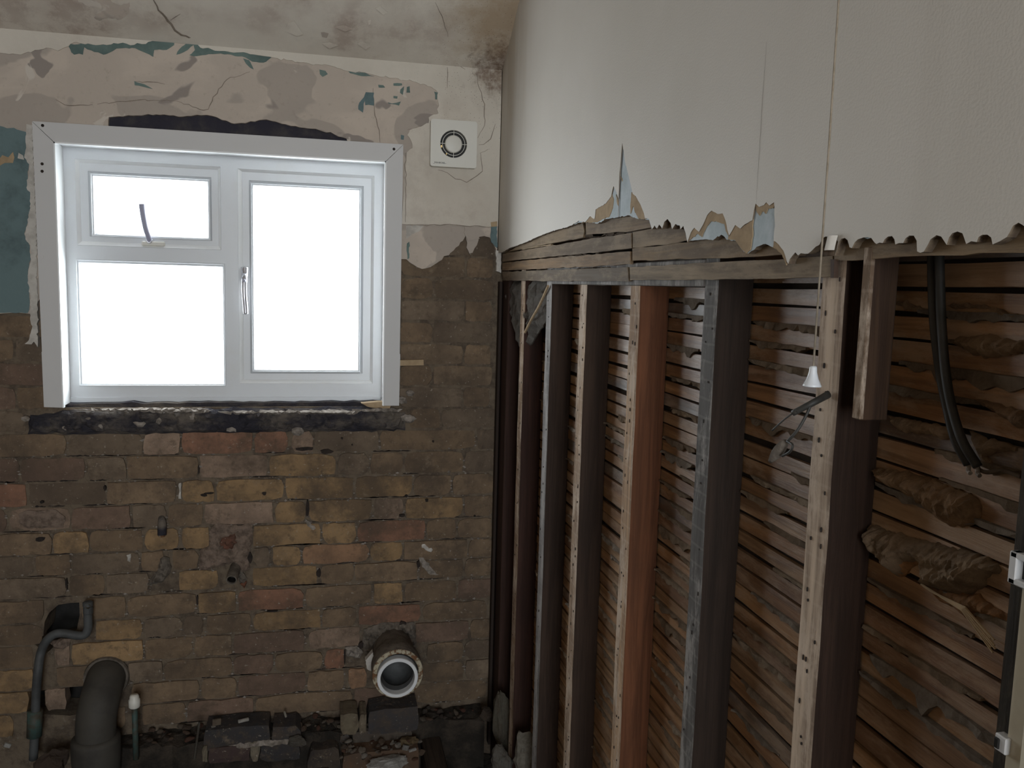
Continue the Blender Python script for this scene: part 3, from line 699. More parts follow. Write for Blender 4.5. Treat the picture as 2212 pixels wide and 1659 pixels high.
# ---- floor void: dirt, voids, footing courses, joist
nx_, ny_ = 70, 50; V = []; F = []
for j in range(ny_+1):
    for i in range(nx_+1):
        x = LX+(RX+.08-LX)*i/nx_; y = -2.45+(YW+.1+2.45)*(j/ny_)**.5
        z = -.17+.05*nz((x, y, 0), 4, 5)+.02*nz((x, y, 0), 18, 6)
        V.append((x, y, z))
for j in range(ny_):
    for i in range(nx_): a = j*(nx_+1)+i; F.append((a, a+1, a+nx_+2, a+nx_+1))
floor = obj('floor', V, F, 'dirt'); tag(floor, 'dark rubble-strewn void under the missing floorboards', 'floor', kind='structure')
bz = wy(620, 1545)[2]
# ledge of debris at the foot of the brickwork
slab('debris_ledge', rag([(-.72, 2.61), (-.30, 2.63), (.10, 2.615), (.40, 2.64), (.53, 2.62), (.53, YW+.01), (-.72, YW+.01)], .006, .03, 4, True), 'z', bz-.03, bz-.25, 'dirt', wall_back, grid=.02, hfun=lambda p: .012*nz(p, 30, 3)+.012*nz(p, 8, 2)+.012*(p[1]-2.6)/.1, closed_back=False)
# footing bricks that face the room
def fbrick(a, b, t, c, col, Y, s, name='brick'):
    x0, _, z1 = wy(a, t, Y); x1, _, z0 = wy(b, c, Y); brick(x0, x1, min(z0, z1), max(z0, z1), col, s, 0, Y, .09, wall_back, name, True)
fbrick(440, 584, 1578, 1612, (.045, .045, .048), 2.60, 901); fbrick(588, 650, 1573, 1606, (.045, .045, .05), 2.60, 902)
fbrick(450, 540, 1618, 1644, (.07, .045, .045), 2.595, 903); fbrick(562, 648, 1612, 1640, (.045, .043, .045), 2.595, 904)
fbrick(795, 903, 1537, 1580, (.055, .055, .060), 2.60, 905); fbrick(735, 775, 1545, 1586, (.20, .165, .11), 2.60, 906, 'mortar_block'); fbrick(777, 793, 1545, 1584, (.22, .18, .125), 2.60, 907, 'mortar_block')
fbrick(762, 890, 1584, 1604, (.10, .085, .07), 2.605, 908); fbrick(735, 757, 1590, 1608, (.08, .08, .085), 2.6, 909)
fbrick(436, 449, 1614, 1646, (.20, .17, .12), 2.594, 910, 'mortar_block'); fbrick(541, 561, 1605, 1644, (.22, .19, .14), 2.594, 911, 'mortar_block')
fbrick(665, 735, 1622, 1690, (.04, .035, .032), 2.57, 913); fbrick(740, 905, 1632, 1680, (.15, .085, .05), 2.54, 914)
clump('mortar_bed', rag(pxz([(475, 1617), (500, 1612), (550, 1604), (600, 1600), (640, 1598), (650, 1590), (655, 1598), (600, 1612), (545, 1616)], 2.595), .0015, .008, 3, True), 'y', 2.60, .012, 'scab', wall_back, grid=.008, edge=.006)

# ---- stud wall: backing plaster of the next room, laths, keys, plaster sheet
XL = RX+.0755                       # face of the rear laths
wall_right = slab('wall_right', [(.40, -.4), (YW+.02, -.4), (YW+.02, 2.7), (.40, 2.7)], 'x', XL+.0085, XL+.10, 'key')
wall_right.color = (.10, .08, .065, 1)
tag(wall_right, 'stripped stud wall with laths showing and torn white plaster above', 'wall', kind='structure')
STUDS = [(2.3735, 2.425), (2.0855, 2.1345), (1.794, 1.8435), (1.472, 1.521), (1.160, 1.2045), (.848, .892)]
LCOL = [(0.375, 0.203, 0.09), (0.42, 0.232, 0.105), (0.315, 0.165, 0.075), (0.435, 0.27, 0.143), (0.345, 0.203, 0.108), (0.39, 0.195, 0.083), (0.27, 0.15, 0.083), (0.165, 0.135, 0.114), (0.39, 0.24, 0.135), (0.36, 0.195, 0.09), (0.405, 0.225, 0.102)]
lp = .0284; rows = []
z = -.10; r = 0; rnd = random.Random(21)
while z < 1.74:
    cuts = [.41] + ([.870, 1.819, YW+.01] if r % 2 else [1.182, 2.110, YW+.01])
    if r % 3 == 2: cuts = [.41, .870, 1.182, 1.819, YW+.01]
    for a, b in zip(cuts[:-1], cuts[1:]):
        h = lp-rnd.uniform(.0035, .0075); t0, t1 = rnd.uniform(-.003, .003), rnd.uniform(-.003, .003); th = rnd.uniform(.0055, .0075); dx = rnd.uniform(-.0012, .0012)
        V = []; n = 7
        for i in range(n+1):
            y = a+.0015+(b-a-.003)*i/n; zz = z+t0+(t1-t0)*i/n
            e0, e1 = rnd.uniform(-.0009, .0009), rnd.uniform(-.0009, .0009)
            V += [(XL+dx, y, zz+e0), (XL+dx, y, zz+h+e1), (XL+th+dx, y, zz+h), (XL+th+dx, y, zz)]
        F = [(0, 1, 2, 3), (4*n+3, 4*n+2, 4*n+1, 4*n)]
        for i in range(n):
            for q in range(4): F.append((4*i+q, 4*i+4+q, 4*i+4+(q+1) % 4, 4*i+(q+1) % 4))
        col = rnd.choice(LCOL); k = rnd.uniform(.75, 1.15)
        obj('lath', V, F, 'rlath', wall_right, color=tuple(c*k for c in col))
    rows.append(z); z += lp; r += 1
# plaster keys hanging through the gaps, bay by bay
edges = [(.585, .846), (.895, 1.157), (1.207, 1.470), (1.524, 1.792), (1.846, 2.083), (2.137, 2.371)]
zmin = [.80, .55, .35, .15, .02, .3]
rnd = random.Random(33)
KC = [(.46, .34, .23), (.40, .30, .21), (.52, .41, .30), (.36, .27, .19), (.44, .37, .30)]
for bi, (a, b) in enumerate(edges):
    for z in rows:
        if z < zmin[bi] or z > 1.45: continue
        if rnd.random() < (.22 if bi < 3 else .45): continue
        y0 = a+rnd.uniform(0, .5)*(b-a) if rnd.random() < .6 else a+.002
        y1 = min(b-.002, y0+rnd.uniform(.35, 1.0)*(b-a))
        if y1-y0 < .03: continue
        n = max(4, int((y1-y0)/.008)); top = z+.0005; lo = []; ph = rnd.uniform(0, 9); big = rnd.random()
        for i in range(n+1):
            y = y0+(y1-y0)*i/n; e = min(1, i/3, (n-i)/3)
            d = (.003+.006*max(0, .5+nz((y*28+ph, z*40), 1, 3))*(2.2 if big > .8 else 1))*max(.25, e)
            lo.append((y, top-d*rnd.uniform(.75, 1.25)))
        poly = [(y0, top+.002)]+lo+[(y1, top+.002)]
        th = rnd.uniform(.005, .009)
        def hf(p, th=th, ph=ph): return max(.0006, th*(.6+.8*nz((p[0]+ph, p[1]), 60, 1)))
        pts = rag(poly, .0004, .02, int(z*1000)+bi, True)
        slab('plaster_key', pts, 'x', XL-.0004, XL+.006, 'key', wall_right, hfun=hf, closed_back=False, color=rnd.choice(KC))
# the big dollops in the nearest bay
big = [
 ([(1882, 1012), (1905, 1015), (1960, 1020), (2020, 1040), (2075, 1062), (2108, 1080), (2114, 1095), (2112, 1115), (2104, 1131), (2080, 1138), (2057, 1138), (2030, 1125), (2013, 1111), (1998, 1090), (1965, 1074), (1935, 1058), (1905, 1042), (1886, 1028)], .026, (.27, .185, .115)),
 ([(1878, 1133), (1900, 1140), (1960, 1160), (2040, 1180), (2100, 1195), (2150, 1218), (2158, 1232), (2125, 1250), (2118, 1268), (2100, 1280), (2060, 1283), (2030, 1275), (1998, 1268), (1996, 1245), (2000, 1230), (1985, 1214), (1962, 1215), (1958, 1232), (1940, 1246), (1920, 1232), (1908, 1212), (1890, 1195), (1880, 1170)], .030, (.25, .195, .14)),
 ([(2005, 1268), (2040, 1278), (2080, 1284), (2110, 1282), (2125, 1300), (2150, 1316), (2172, 1325), (2172, 1342), (2140, 1332), (2110, 1326), (2098, 1342), (2078, 1330), (2060, 1312), (2030, 1300), (2005, 1280)], .020, (.33, .19, .10)),
 ([(1908, 1192), (1930, 1195), (1960, 1208), (1990, 1212), (2000, 1228), (1990, 1232), (1975, 1220), (1960, 1232), (1945, 1246), (1925, 1236), (1910, 1215)], .022, (.36, .21, .11)),
 ([(2050, 735), (2080, 727), (2120, 722), (2170, 730), (2215, 740), (2215, 752), (2196, 762), (2164, 770), (2130, 772), (2098, 768), (2080, 752), (2060, 745)], .022, (.29, .21, .14)),
 ([(2040, 660), (2060, 657), (2120, 657), (2160, 668), (2215, 685), (2215, 697), (2180, 690), (2150, 675), (2100, 665), (2060, 668)], .015, (.28, .20, .135)),
 ([(2095, 862), (2130, 868), (2170, 880), (2215, 895), (2215, 928), (2190, 922), (2168, 905), (2150, 888), (2120, 878), (2098, 872)], .020, (.26, .18, .12)),
 ([(1915, 898), (1940, 902), (1990, 912), (2050, 925), (2066, 935), (2050, 943), (2030, 950), (2020, 942), (1990, 936), (1960, 934), (1940, 930), (1922, 915)], .016, (.30, .22, .15)),
 ([(2090, 930), (2120, 945), (2160, 955), (2190, 965), (2188, 975), (2150, 975), (2125, 985), (2140, 1005), (2120, 1000), (2105, 970)], .014, (.26, .19, .13)),
 ([(1930, 652), (1950, 650), (1975, 662), (2015, 668), (2018, 676), (1990, 676), (1960, 670), (1935, 660)], .012, (.30, .22, .15)),
]
for k, (pts, th, col) in enumerate(big):
    clump('plaster_dollop', rag(pyz(pts, XL-.004), .0010, .004, k, True), 'x', XL-.002, th*.6, 'key', wall_right, grid=.0032, edge=.012, rough=.22, color=tuple(q*c for q, c in zip((2.0, 1.85, 1.7), col)), seed=k, nscale=70, fine=.22)
# splintered fibrous strip under the big dollop
sp = []
for k in range(9):
    o_ = k*3.2
    a = wx(1990+o_*.8, 1262+o_*.6, XL-.010); m = wx(2078+o_*.3, 1318-o_*.2, XL-.018); b = wx(2150+random.uniform(-10, 6), 1410-k*4, XL-.014)
    sp.append(tube([a, m, b], .0011, 5))
tag(obj('splintered_strip', *join(*sp), 'tan', wall_right), 'frayed straw-coloured splinters')

# ---- torn plaster sheet on the upper stud wall
W = [(1251, 477), (1264, 480), (1275, 467), (1284, 474), (1287, 452), (1296, 447), (1308, 440), (1320, 425), (1325, 402), (1332, 416), (1336, 430), (1338, 380), (1344, 309), (1350, 349), (1359, 385), (1367, 419), (1374, 425), (1384, 443), (1391, 461), (1393, 471), (1402, 473)]
scal1 = [(1408, 495), (1411, 492), (1414, 487), (1419, 494), (1424, 485), (1430, 494), (1435, 479), (1442, 473), (1449, 482), (1452, 495), (1459, 484), (1468, 487), (1470, 495), (1476, 488), (1481, 503), (1485, 523)]
W2 = [(1492, 503), (1500, 492), (1510, 501), (1519, 485), (1528, 464), (1537, 455), (1549, 462), (1561, 461), (1567, 476), (1575, 509), (1582, 497), (1588, 486), (1599, 494), (1610, 484), (1625, 476), (1632, 440), (1640, 447), (1650, 443), (1655, 437), (1662, 444), (1672, 437), (1674, 487), (1671, 520), (1682, 528), (1692, 541)]
tip = [(1696, 552), (1700, 566), (1703, 570), (1706, 560), (1712, 552), (1718, 545), (1724, 552), (1730, 547), (1745, 548), (1752, 543), (1762, 533), (1770, 529), (1776, 516), (1783, 511), (1796, 512), (1806, 516), (1810, 522), (1807, 540), (1803, 552)]
scal2 = [(1809, 536), (1813, 522), (1817, 516), (1825, 514), (1831, 519), (1835, 534), (1840, 536), (1846, 524), (1853, 517), (1865, 513), (1882, 514), (1889, 524), (1893, 527), (1900, 524), (1907, 525), (1911, 517), (1918, 511), (1927, 510), (1932, 517), (1934, 528), (1942, 525), (1951, 525), (1956, 515), (1964, 509), (1974, 509), (1980, 520), (1981, 543), (1988, 546), (1995, 544), (2003, 531), (2010, 517), (2023, 508), (2033, 511), (2039, 520), (2045, 529), (2050, 513), (2057, 504), (2068, 500), (2079, 504), (2084, 518), (2087, 527), (2098, 521), (2110, 523), (2114, 512), (2122, 507), (2133, 507), (2141, 513), (2144, 528), (2160, 521), (2175, 512), (2182, 500), (2188, 488), (2200, 481), (2209, 486), (2225, 500), (2260, 490)]
first = [(1085, 545), (1100, 536), (1120, 529), (1139, 522), (1160, 512), (1182, 503), (1200, 497), (1221, 492), (1236, 486)]
P0 = first+[(1251, 481), (1275, 479), (1290, 483), (1310, 473), (1325, 471), (1340, 469), (1358, 465), (1375, 472), (1402, 475)]+scal1+[(1500, 519), (1522, 517), (1540, 519), (1558, 507), (1570, 518), (1591, 521), (1607, 544), (1616, 548), (1623, 542), (1638, 532), (1654, 527), (1669, 534), (1692, 546)]+tip+scal2
Wf = first+W+scal1+W2+tip+scal2
top = [(.30, 2.44), (YT, ZT), (YW-.013, 2.112)]
def sheet(name, low, front, back, mat, seed, amp=.0011):
    lw = rag(pyz(low, front), amp, .006, seed)
    lw = [p for p in lw if p[0] > .42]
    poly = [(YW-.013, lw[0][1])]+lw+[(.40, lw[-1][1]), (.40, ZT), (YT, ZT), (YW-.013, 2.115)]
    return slab(name, poly, 'x', front, back, mat, wall_right, edge_mat='brokenedge')
tag(sheet('plaster_sheet', Wf, RX, RX+.0018, 'wall', 3, .0005), 'torn off-white painted surface')
tag(sheet('old_plaster', P0, RX+.0018, RX+.011, 'blue', 4, .0006), 'older pale blue painted plaster')
def tanp(pts, seed): return slab('torn_paper', rag(pyz(pts, RX+.001), .0006, .004, seed, True), 'x', RX+.0008, RX+.0026, 'tan', wall_right)
tanp([(1255, 481), (1264, 480), (1275, 466), (1285, 472), (1287, 450), (1308, 438), (1322, 420), (1325, 432), (1323, 450), (1316, 468), (1300, 474), (1290, 480)], 1)
tanp([(1331, 420), (1335, 432), (1336, 445), (1333, 440)], 2)
tanp([(1364, 415), (1376, 425), (1386, 443), (1393, 461), (1396, 473), (1380, 473), (1372, 460), (1368, 445), (1362, 462), (1362, 440)], 3)
tanp([(1485, 522), (1492, 500), (1501, 490), (1511, 499), (1520, 483), (1529, 462), (1538, 453), (1563, 459), (1569, 476), (1576, 512), (1568, 500), (1565, 484), (1552, 480), (1538, 478), (1527, 488), (1521, 500), (1516, 512), (1506, 505), (1500, 512)], 4)
tanp([(1572, 516), (1580, 495), (1589, 484), (1600, 492), (1627, 474), (1626, 510), (1621, 540), (1612, 548), (1604, 540), (1590, 521)], 5)
tanp([(1632, 438), (1674, 435), (1671, 450), (1660, 449), (1654, 462), (1646, 456), (1641, 466), (1634, 456)], 6)
tanp([(1672, 520), (1684, 527), (1694, 541), (1700, 556), (1698, 573), (1694, 560), (1686, 546), (1670, 535)], 7)
tanp([(1340, 380), (1344, 392), (1342, 384)], 8)
# curled torn flap beside the cord
fv = []; ff = []; c0 = wx(1796, 525, RX-.003)
for j in range(6):
    for i in range(6):
        u, v = i/5-.5, j/5-.5
        fv.append((c0[0]-.006*math.cos(u*3)-.003*v, c0[1]-u*.016, c0[2]-v*.016))
for j in range(5):
    for i in range(5): ff.append((j*6+i, j*6+i+1, j*6+i+7, j*6+i+6))
n_ = len(fv); fv += [(p[0]+.0008, p[1], p[2]) for p in fv]; ff += [tuple(n_+q for q in f[::-1]) for f in ff]
tag(obj('torn_flap', fv, ff, 'wall', wall_right, smooth=True), 'curled white torn flap')
cr = lambda x, y: wx(x, y, RX-.0004)
crack([(1656, 90), (1648, 200), (1640, 330), (1633, 440)], 'x', wall_right, 0.6, at=cr, name='paper_seam', amp=.15)
crack([(1345, 308), (1342, 350), (1338, 400), (1336, 470)], 'x', wall_right, 2.0, at=lambda x, y: wx(x, y, RX+.0004), name='paper_seam', amp=.2)

# ---- front laths, one outline each
XF = RX+.0115
FL = [
 ([(1098, 543), (1139, 521), (1182, 502), (1221, 490), (1258, 478), (1262, 500), (1259, 513), (1190, 526), (1140, 535), (1095, 545)], (0.270, 0.194, 0.116)),
 ([(1086, 547), (1120, 540), (1190, 530), (1190, 527), (1140, 535), (1095, 544)], (0.324, 0.237, 0.143)),
 ([(1265, 478), (1300, 470), (1360, 462), (1402, 470), (1410, 491), (1366, 499), (1266, 507)], (0.250, 0.175, 0.105)),
 ([(1086, 548), (1188, 531), (1290, 514), (1363, 503), (1364, 536), (1290, 545), (1180, 555), (1085, 565)], (0.230, 0.169, 0.110)),
 ([(1367, 501), (1410, 493), (1440, 470), (1483, 500), (1484, 524), (1430, 529), (1367, 535)], (0.270, 0.194, 0.116)),
 ([(1085, 568), (1190, 557), (1290, 549), (1361, 543), (1361, 571), (1250, 577), (1085, 584)], (0.257, 0.163, 0.088)),
 ([(1366, 537), (1430, 531), (1500, 515), (1640, 512), (1760, 516), (1803, 514), (1799, 540), (1640, 554), (1500, 559), (1366, 563)], (0.270, 0.181, 0.094)),
 ([(1085, 587), (1200, 583), (1355, 577), (1358, 608), (1200, 607), (1086, 606)], (0.149, 0.119, 0.088)),
 ([(1360, 577), (1520, 568), (1640, 562), (1797, 553), (1799, 597), (1640, 602), (1520, 604), (1361, 605)], (0.317, 0.244, 0.160)),
 ([(1803, 500), (2280, 470), (2280, 541), (2212, 546), (2000, 552), (1802, 562)], (0.297, 0.206, 0.116)),
 ([(1366, 480), (1700, 480), (1800, 478), (1800, 511), (1700, 511), (1480, 511), (1420, 492)], (0.216, 0.150, 0.088)),
]
for k, (pts, col) in enumerate(FL):
    o = slab('lath', rag(pyz(pts, XF), .0006, .03, k+50, True), 'x', XF+(.0005 if k == 10 else 0), XF+.0065, 'flath', wall_right, color=col)
    if k == 9: tag(o, 'wide bare tan board under the scalloped edge')
slab('lath_hook', pyz([(1794, 560), (1802, 560), (1801, 600), (1794, 600)], XF-.002), 'x', XF-.002, XF+.004, 'studs', wall_right, color=(.08, .05, .035))
# small plaster squeezed between the front laths
rnd = random.Random(3)
for (a, b, y0, y1) in ((1260, 1365, 507, 500), (1190, 1360, 550, 541), (1110, 1355, 586, 576), (1366, 1480, 535, 528)):
    for k in range(5):
        x = rnd.uniform(a, b-30); t = (x-a)/(b-a); yy = y0+(y1-y0)*t
        slab('plaster_key', rag(pyz([(x, yy-1), (x+rnd.uniform(12, 35), yy-1.5), (x+rnd.uniform(12, 30), yy+5), (x+2, yy+4.5)], XF), .0006, .004, k, True), 'x', XF+.002, XF+.007, 'key', wall_right, color=(.17, .13, .095))
# triangular remnant of rough plaster behind the first stud, with a cane across it
tri = pyz([(1092, 606), (1192, 606), (1190, 680), (1160, 722), (1134, 768), (1122, 735), (1108, 680)], RX+.036)
clump('plaster_wedge', rag(tri, .002, .015, 2, True), 'x', RX+.036, .012, 'key', wall_right, grid=.018, edge=.02, rough=.9, color=(.20, .185, .165), nscale=40)
obj('cane', *tube(crspline([wx(1184, 618, RX+.012), wx(1165, 660, RX+.014), wx(1148, 690, RX+.013), wx(1134, 718, RX+.012)]), .0035, 8), 'tan', wall_right)

# ---- studs
SZ = .0182
def stud(i, y0, y1, ztop, zbot, face, fcol, scol, label, nails, lean=0):
    root = empty('wall_stud', label, 'stud', group='bare studs of the stripped wall')
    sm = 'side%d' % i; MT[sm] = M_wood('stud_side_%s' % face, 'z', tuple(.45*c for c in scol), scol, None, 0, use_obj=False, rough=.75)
    x0, x1 = RX+SZ, XL-.0015; n = 26; V = []; F = []; fm = []; rr = random.Random(i)
    for k in range(n+1):
        z = zbot+(ztop-zbot)*k/n; a = rr.uniform(-.0008, .0008); b = rr.uniform(-.0008, .0008); c = rr.uniform(-.0006, .0006); l = lean*(z-1.0)
        V += [(x0+c, y0+a+l, z), (x0+c, y1+b+l, z), (x1, y1+l, z), (x1, y0+l, z)]
    for k in range(n):
        for q in range(4):
            F.append((4*k+(q+1) % 4, 4*k+q, 4*k+4+q, 4*k+4+(q+1) % 4)); fm.append(0 if q == 0 else 1)
    F += [(0, 1, 2, 3), (4*n+3, 4*n+2, 4*n+1, 4*n)]; fm += [1, 1]
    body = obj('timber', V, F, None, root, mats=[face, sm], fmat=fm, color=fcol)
    NV, NF = [], []
    for k in range(nails):
        z = zbot+(ztop-zbot)*(k+rr.uniform(-.3, 1.3))/nails; z = min(ztop-.01, max(zbot, z)); y = y0+(y1-y0)*rr.choice([.28, .72, .5])+rr.uniform(-.003, .003)
        a, b = rr.uniform(.0006, .0016), rr.uniform(.0012, .0036); m = 7; kk = len(NV)
        NV += [(x0-.0012, y+a*math.cos(2*math.pi*j/m), z+b*math.sin(2*math.pi*j/m)) for j in range(m)]
        NV += [(x0+.001, p[1], p[2]) for p in NV[kk:kk+m]]
        NF += [tuple(kk+j for j in range(m))]+[(kk+j, kk+(j+1) % m, kk+m+(j+1) % m, kk+m+j) for j in range(m)]
    if nails: h = obj('nail_holes', NV, NF, 'hole', root); h['kind'] = 'stuff'
    return root
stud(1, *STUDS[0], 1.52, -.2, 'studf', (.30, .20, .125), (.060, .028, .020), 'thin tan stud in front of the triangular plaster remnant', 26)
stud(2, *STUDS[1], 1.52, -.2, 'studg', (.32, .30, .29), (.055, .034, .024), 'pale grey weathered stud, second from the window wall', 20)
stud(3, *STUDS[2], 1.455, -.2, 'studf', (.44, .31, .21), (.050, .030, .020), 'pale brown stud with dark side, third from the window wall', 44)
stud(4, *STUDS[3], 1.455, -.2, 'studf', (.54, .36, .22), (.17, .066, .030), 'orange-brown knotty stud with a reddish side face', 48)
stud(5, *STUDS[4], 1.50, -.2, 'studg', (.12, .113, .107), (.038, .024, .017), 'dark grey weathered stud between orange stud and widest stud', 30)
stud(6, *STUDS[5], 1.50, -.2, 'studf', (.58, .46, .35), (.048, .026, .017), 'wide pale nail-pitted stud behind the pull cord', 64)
# corner post against the brick wall
cp = obj('corner_post', *bbox((RX+.0185, 2.60, -.2), (XL-.004, 2.694, 1.50), .002), 'studs', color=(.050, .024, .018))
tag(cp, 'dark maroon-brown post in the corner beside the brick wall', 'stud')
cp2 = obj('scribed_batten', *bbox((RX+.005, 2.672, -.1), (RX+.014, 2.699, 1.46), .001), 'studs', color=(.030, .022, .018))
tag(cp2, 'thin dark batten in the corner where brick meets studs', 'batten')
# head rail above studs three and four
hr = obj('head_rail', *bbox((RX+SZ-.001, 1.206, 1.4555), (XL-.002, 2.084, 1.497), .0015), 'studg', color=(.17, .155, .14))
tag(hr, 'grey timber rail on top of the middle studs under the laths', 'rail')
# short offcut fixed against the widest stud
x0 = RX+.012
ya = wx(1863, 600, x0)[1]; yb = wx(1851, 600, x0)[1]; zb = wx(1845, 905, x0)[2]
_d = ray(1921, 750); xo = min(XL-.004, (ya-.008)*_d[0]/_d[1])
blk = empty('timber_offcut', 'short brown timber offcut standing beside the widest stud', 'timber')
obj('timber', *bbox((x0, ya-.014, zb), (xo, ya-.001, 1.50), .001), 'studs', blk, color=(.075, .042, .024))
obj('edge', *bbox((x0-.001, ya-.0145, zb+.001), (x0+.004, ya-.0005, 1.50), .0008), 'studf', blk, color=(.17, .115, .07))

# ---- window
win = empty('window_1', 'white plastic casement window with blown-out daylight and loose white surround', 'window', kind='structure')
def ring(o, i, prof):
    """mitred rectangular ring; prof: list of (t from outer 0 to inner 1, y)"""
    V = []; F = []; n = len(prof)
    for (t, y) in prof:
        x0 = o[0]+(i[0]-o[0])*t; x1 = o[1]+(i[1]-o[1])*t; z0 = o[2]+(i[2]-o[2])*t; z1 = o[3]+(i[3]-o[3])*t
        V += [(x0, y, z0), (x1, y, z0), (x1, y, z1), (x0, y, z1)]
    for k in range(n):
        q = (k+1) % n
        for c in range(4): F.append((4*k+c, 4*k+(c+1) % 4, 4*q+(c+1) % 4, 4*q+c))
    return V, F
YA = YW-.030; YFR = YW+.058           # architrave face, frame face
def rect(ax, ay, bx, by, Y):          # px corners: left x, top y (at left), right x, bottom y
    x0, _, z1 = wy(ax, ay, Y); x1, _, z0 = wy(bx, by, Y); return [x0, x1, z0, z1]
AO = [-.785, .243, 1.063, 1.866]; AI = [-.7315, .1915, 1.063, 1.813]
def flat(name, poly, y0, y1, mat, par): return slab(name, poly, 'y', y0, y1, mat, par)
g = .0006
flat('architrave_board', [(AO[0], AO[3]), (AI[0]+g, AI[3]), (AI[1]-g, AI[3]), (AO[1], AO[3])][::-1], YA, YA+.009, 'arch', win)
zl = wy(80, 760, YA)[2]; xl2 = wy(92, 800, YA)[0]; zr = wy(866, 765, YA)[2]; xr2 = wy(863, 800, YA)[0]
flat('architrave_board', [(AO[0], AO[3]-g*2), (AO[0]+.004, zl), (xl2-.001, zl), (xl2, AO[2]), (AI[0], AO[2]-.002), (AI[0], AI[3]-g*2)], YA, YA+.009, 'arch', win)
flat('architrave_board', [(AO[1], AO[3]-g*2), (AI[1], AI[3]-g*2), (AI[1]+.002, AO[2]), (xr2, AO[2]), (xr2+.002, zr), (AO[1]-.003, zr)], YA, YA+.009, 'arch', win)
# thin lips at the inner rim
flat('lip', [(AI[0], AO[2]-.002), (AI[0]+.0035, AO[2]-.002), (AI[0]+.0035, AI[3]), (AI[0], AI[3])], YA-.003, YA+.012, 'reveal', win)
flat('lip', [(AI[1]-.0035, AO[2]), (AI[1]+.001, AO[2]), (AI[1]+.001, AI[3]), (AI[1]-.0035, AI[3])], YA-.003, YA+.012, 'reveal', win)
flat('lip', [(AI[0], AI[3]-.004), (AI[1], AI[3]-.004), (AI[1], AI[3]), (AI[0], AI[3])], YA-.003, YA+.012, 'reveal', win)
# reveal linings
obj('reveal_board', *box((AI[0]-.012, YA+.0095, AO[2]+.002), (AI[0], YFR+.01, AI[3]+.01)), 'reveal', win)
obj('reveal_board', *box((AI[1], YA+.0095, AO[2]+.002), (AI[1]+.012, YFR+.01, AI[3]+.01)), 'reveal', win)
obj('reveal_board', *box((AI[0]-.012, YA+.0095, AI[3]), (AI[1]+.012, YFR+.01, AI[3]+.012)), 'reveal', win)
# infill blocks that close the cavity around the frame
obj('packer', *join(box((WX0-.02, YW+.01, 1.83), (WX1+.02, YW+.22, 1.90)), box((AI[0]-.06, YW+.01, 1.02), (AI[0]-.013, YW+.22, 1.86)), box((AI[1]+.013, YW+.01, 1.02), (AI[1]+.06, YW+.22, 1.86)), box((WX0-.02, YW+.03, .99), (WX1+.02, YW+.22, 1.052))), 'mortar', win)
# screws
for k, (a, b) in enumerate(((92, 271), (91, 354), (91, 370), (851, 322), (91, 555))):
    x, y, z = wy(a, b, YA)
    obj('screw', *lathe([(0, -.0006), (.0042, -.0006), (.0046, .003)], (x, YA, z), (0, 1, 0), 12), 'hole' if k < 4 else 'arch', win)
# frame: one welded piece with its three openings
Yf = YFR
TL_o = rect(161, 343, 478, 540, Yf); TL_i = rect(171, 351, 472, 531, Yf+.008)
RS_o = rect(513, 364, 805, 829, Yf); RS_i = rect(523, 371, 799, 821, Yf+.008)
BL_o = rect(163, 559, 489, 834, Yf); 
fo = [AI[0]-.004, AI[1]+.004, 1.071, AI[3]+.004]
def rpoly(r): return [(r[0], r[2]), (r[1], r[2]), (r[1], r[3]), (r[0], r[3])]
BLi = [BL_o[0]+.004, BL_o[1]-.004, BL_o[2]+.004, BL_o[3]-.004]
frm = slab('frame', rpoly(fo), 'y', Yf, Yf+.06, 'upvc', win, holes=[rpoly(TL_o), rpoly(RS_o), rpoly(BLi)])
zl0 = wy(400, 857, Yf)[2]
obj('sill_bead', *bbox((fo[0]+.004, Yf-.006, fo[2]-.008), (fo[1]-.006, Yf+.01, zl0), .002), 'upvc', win)
def sash(name, oo, ii, gl, lab):
    yb_ = Yf
    root = obj(name, *ring(ii, gl, [(0, Yf+.010), (.58, Yf+.010), (.60, Yf+.012), (1, Yf+.024), (1, Yf+.05), (0, Yf+.05)]), 'upvc', win)
    root['label'] = lab
    obj('chamfer', *ring([oo[0]+.0004, oo[1]-.0004, oo[2]+.0004, oo[3]-.0004], ii, [(0, Yf-.0006), (1, Yf+.011), (1, Yf+.03), (0, Yf+.03)]), 'reveal', root)  # whiter than the frame: light on the chamfers is put into the colour
    w_ = .010
    gm = [gl[0]-w_, gl[1]+w_, gl[2]-w_, gl[3]+w_]
    obj('glazing_bead', *ring(gm, gl, [(0, Yf+.007), (.22, Yf+.006), (.30, Yf+.010), (.65, Yf+.011), (.7, Yf+.015), (1, Yf+.020), (1, Yf+.03), (0, Yf+.03)]), 'upvc', root)
    obj('pane', *box((gl[0]-.004, Yf+.028, gl[2]-.004), (gl[1]+.004, Yf+.034, gl[3]+.004)), 'glass', root)
    return root
TLg = rect(205, 383, 449, 513, Yf+.02); RSg = rect(549, 403, 771, 797, Yf+.02); BLg = rect(177, 572, 482, 825, Yf+.02)
s1 = sash('top_sash', TL_o, TL_i, TLg, 'small top-hung sash')
s2 = sash('casement_sash', RS_o, RS_i, RSg, 'tall side-hung sash')
fb = obj('glazing_bead', *ring(BL_o, BLg, [(0, Yf-.003), (.2, Yf-.004), (.28, Yf+.001), (.6, Yf+.003), (.66, Yf+.009), (1, Yf+.018), (1, Yf+.03), (0, Yf+.03)]), 'upvc', win)
obj('pane', *box((BLg[0]-.004, Yf+.028, BLg[2]-.004), (BLg[1]+.004, Yf+.034, BLg[3]+.004)), 'glass', fb)
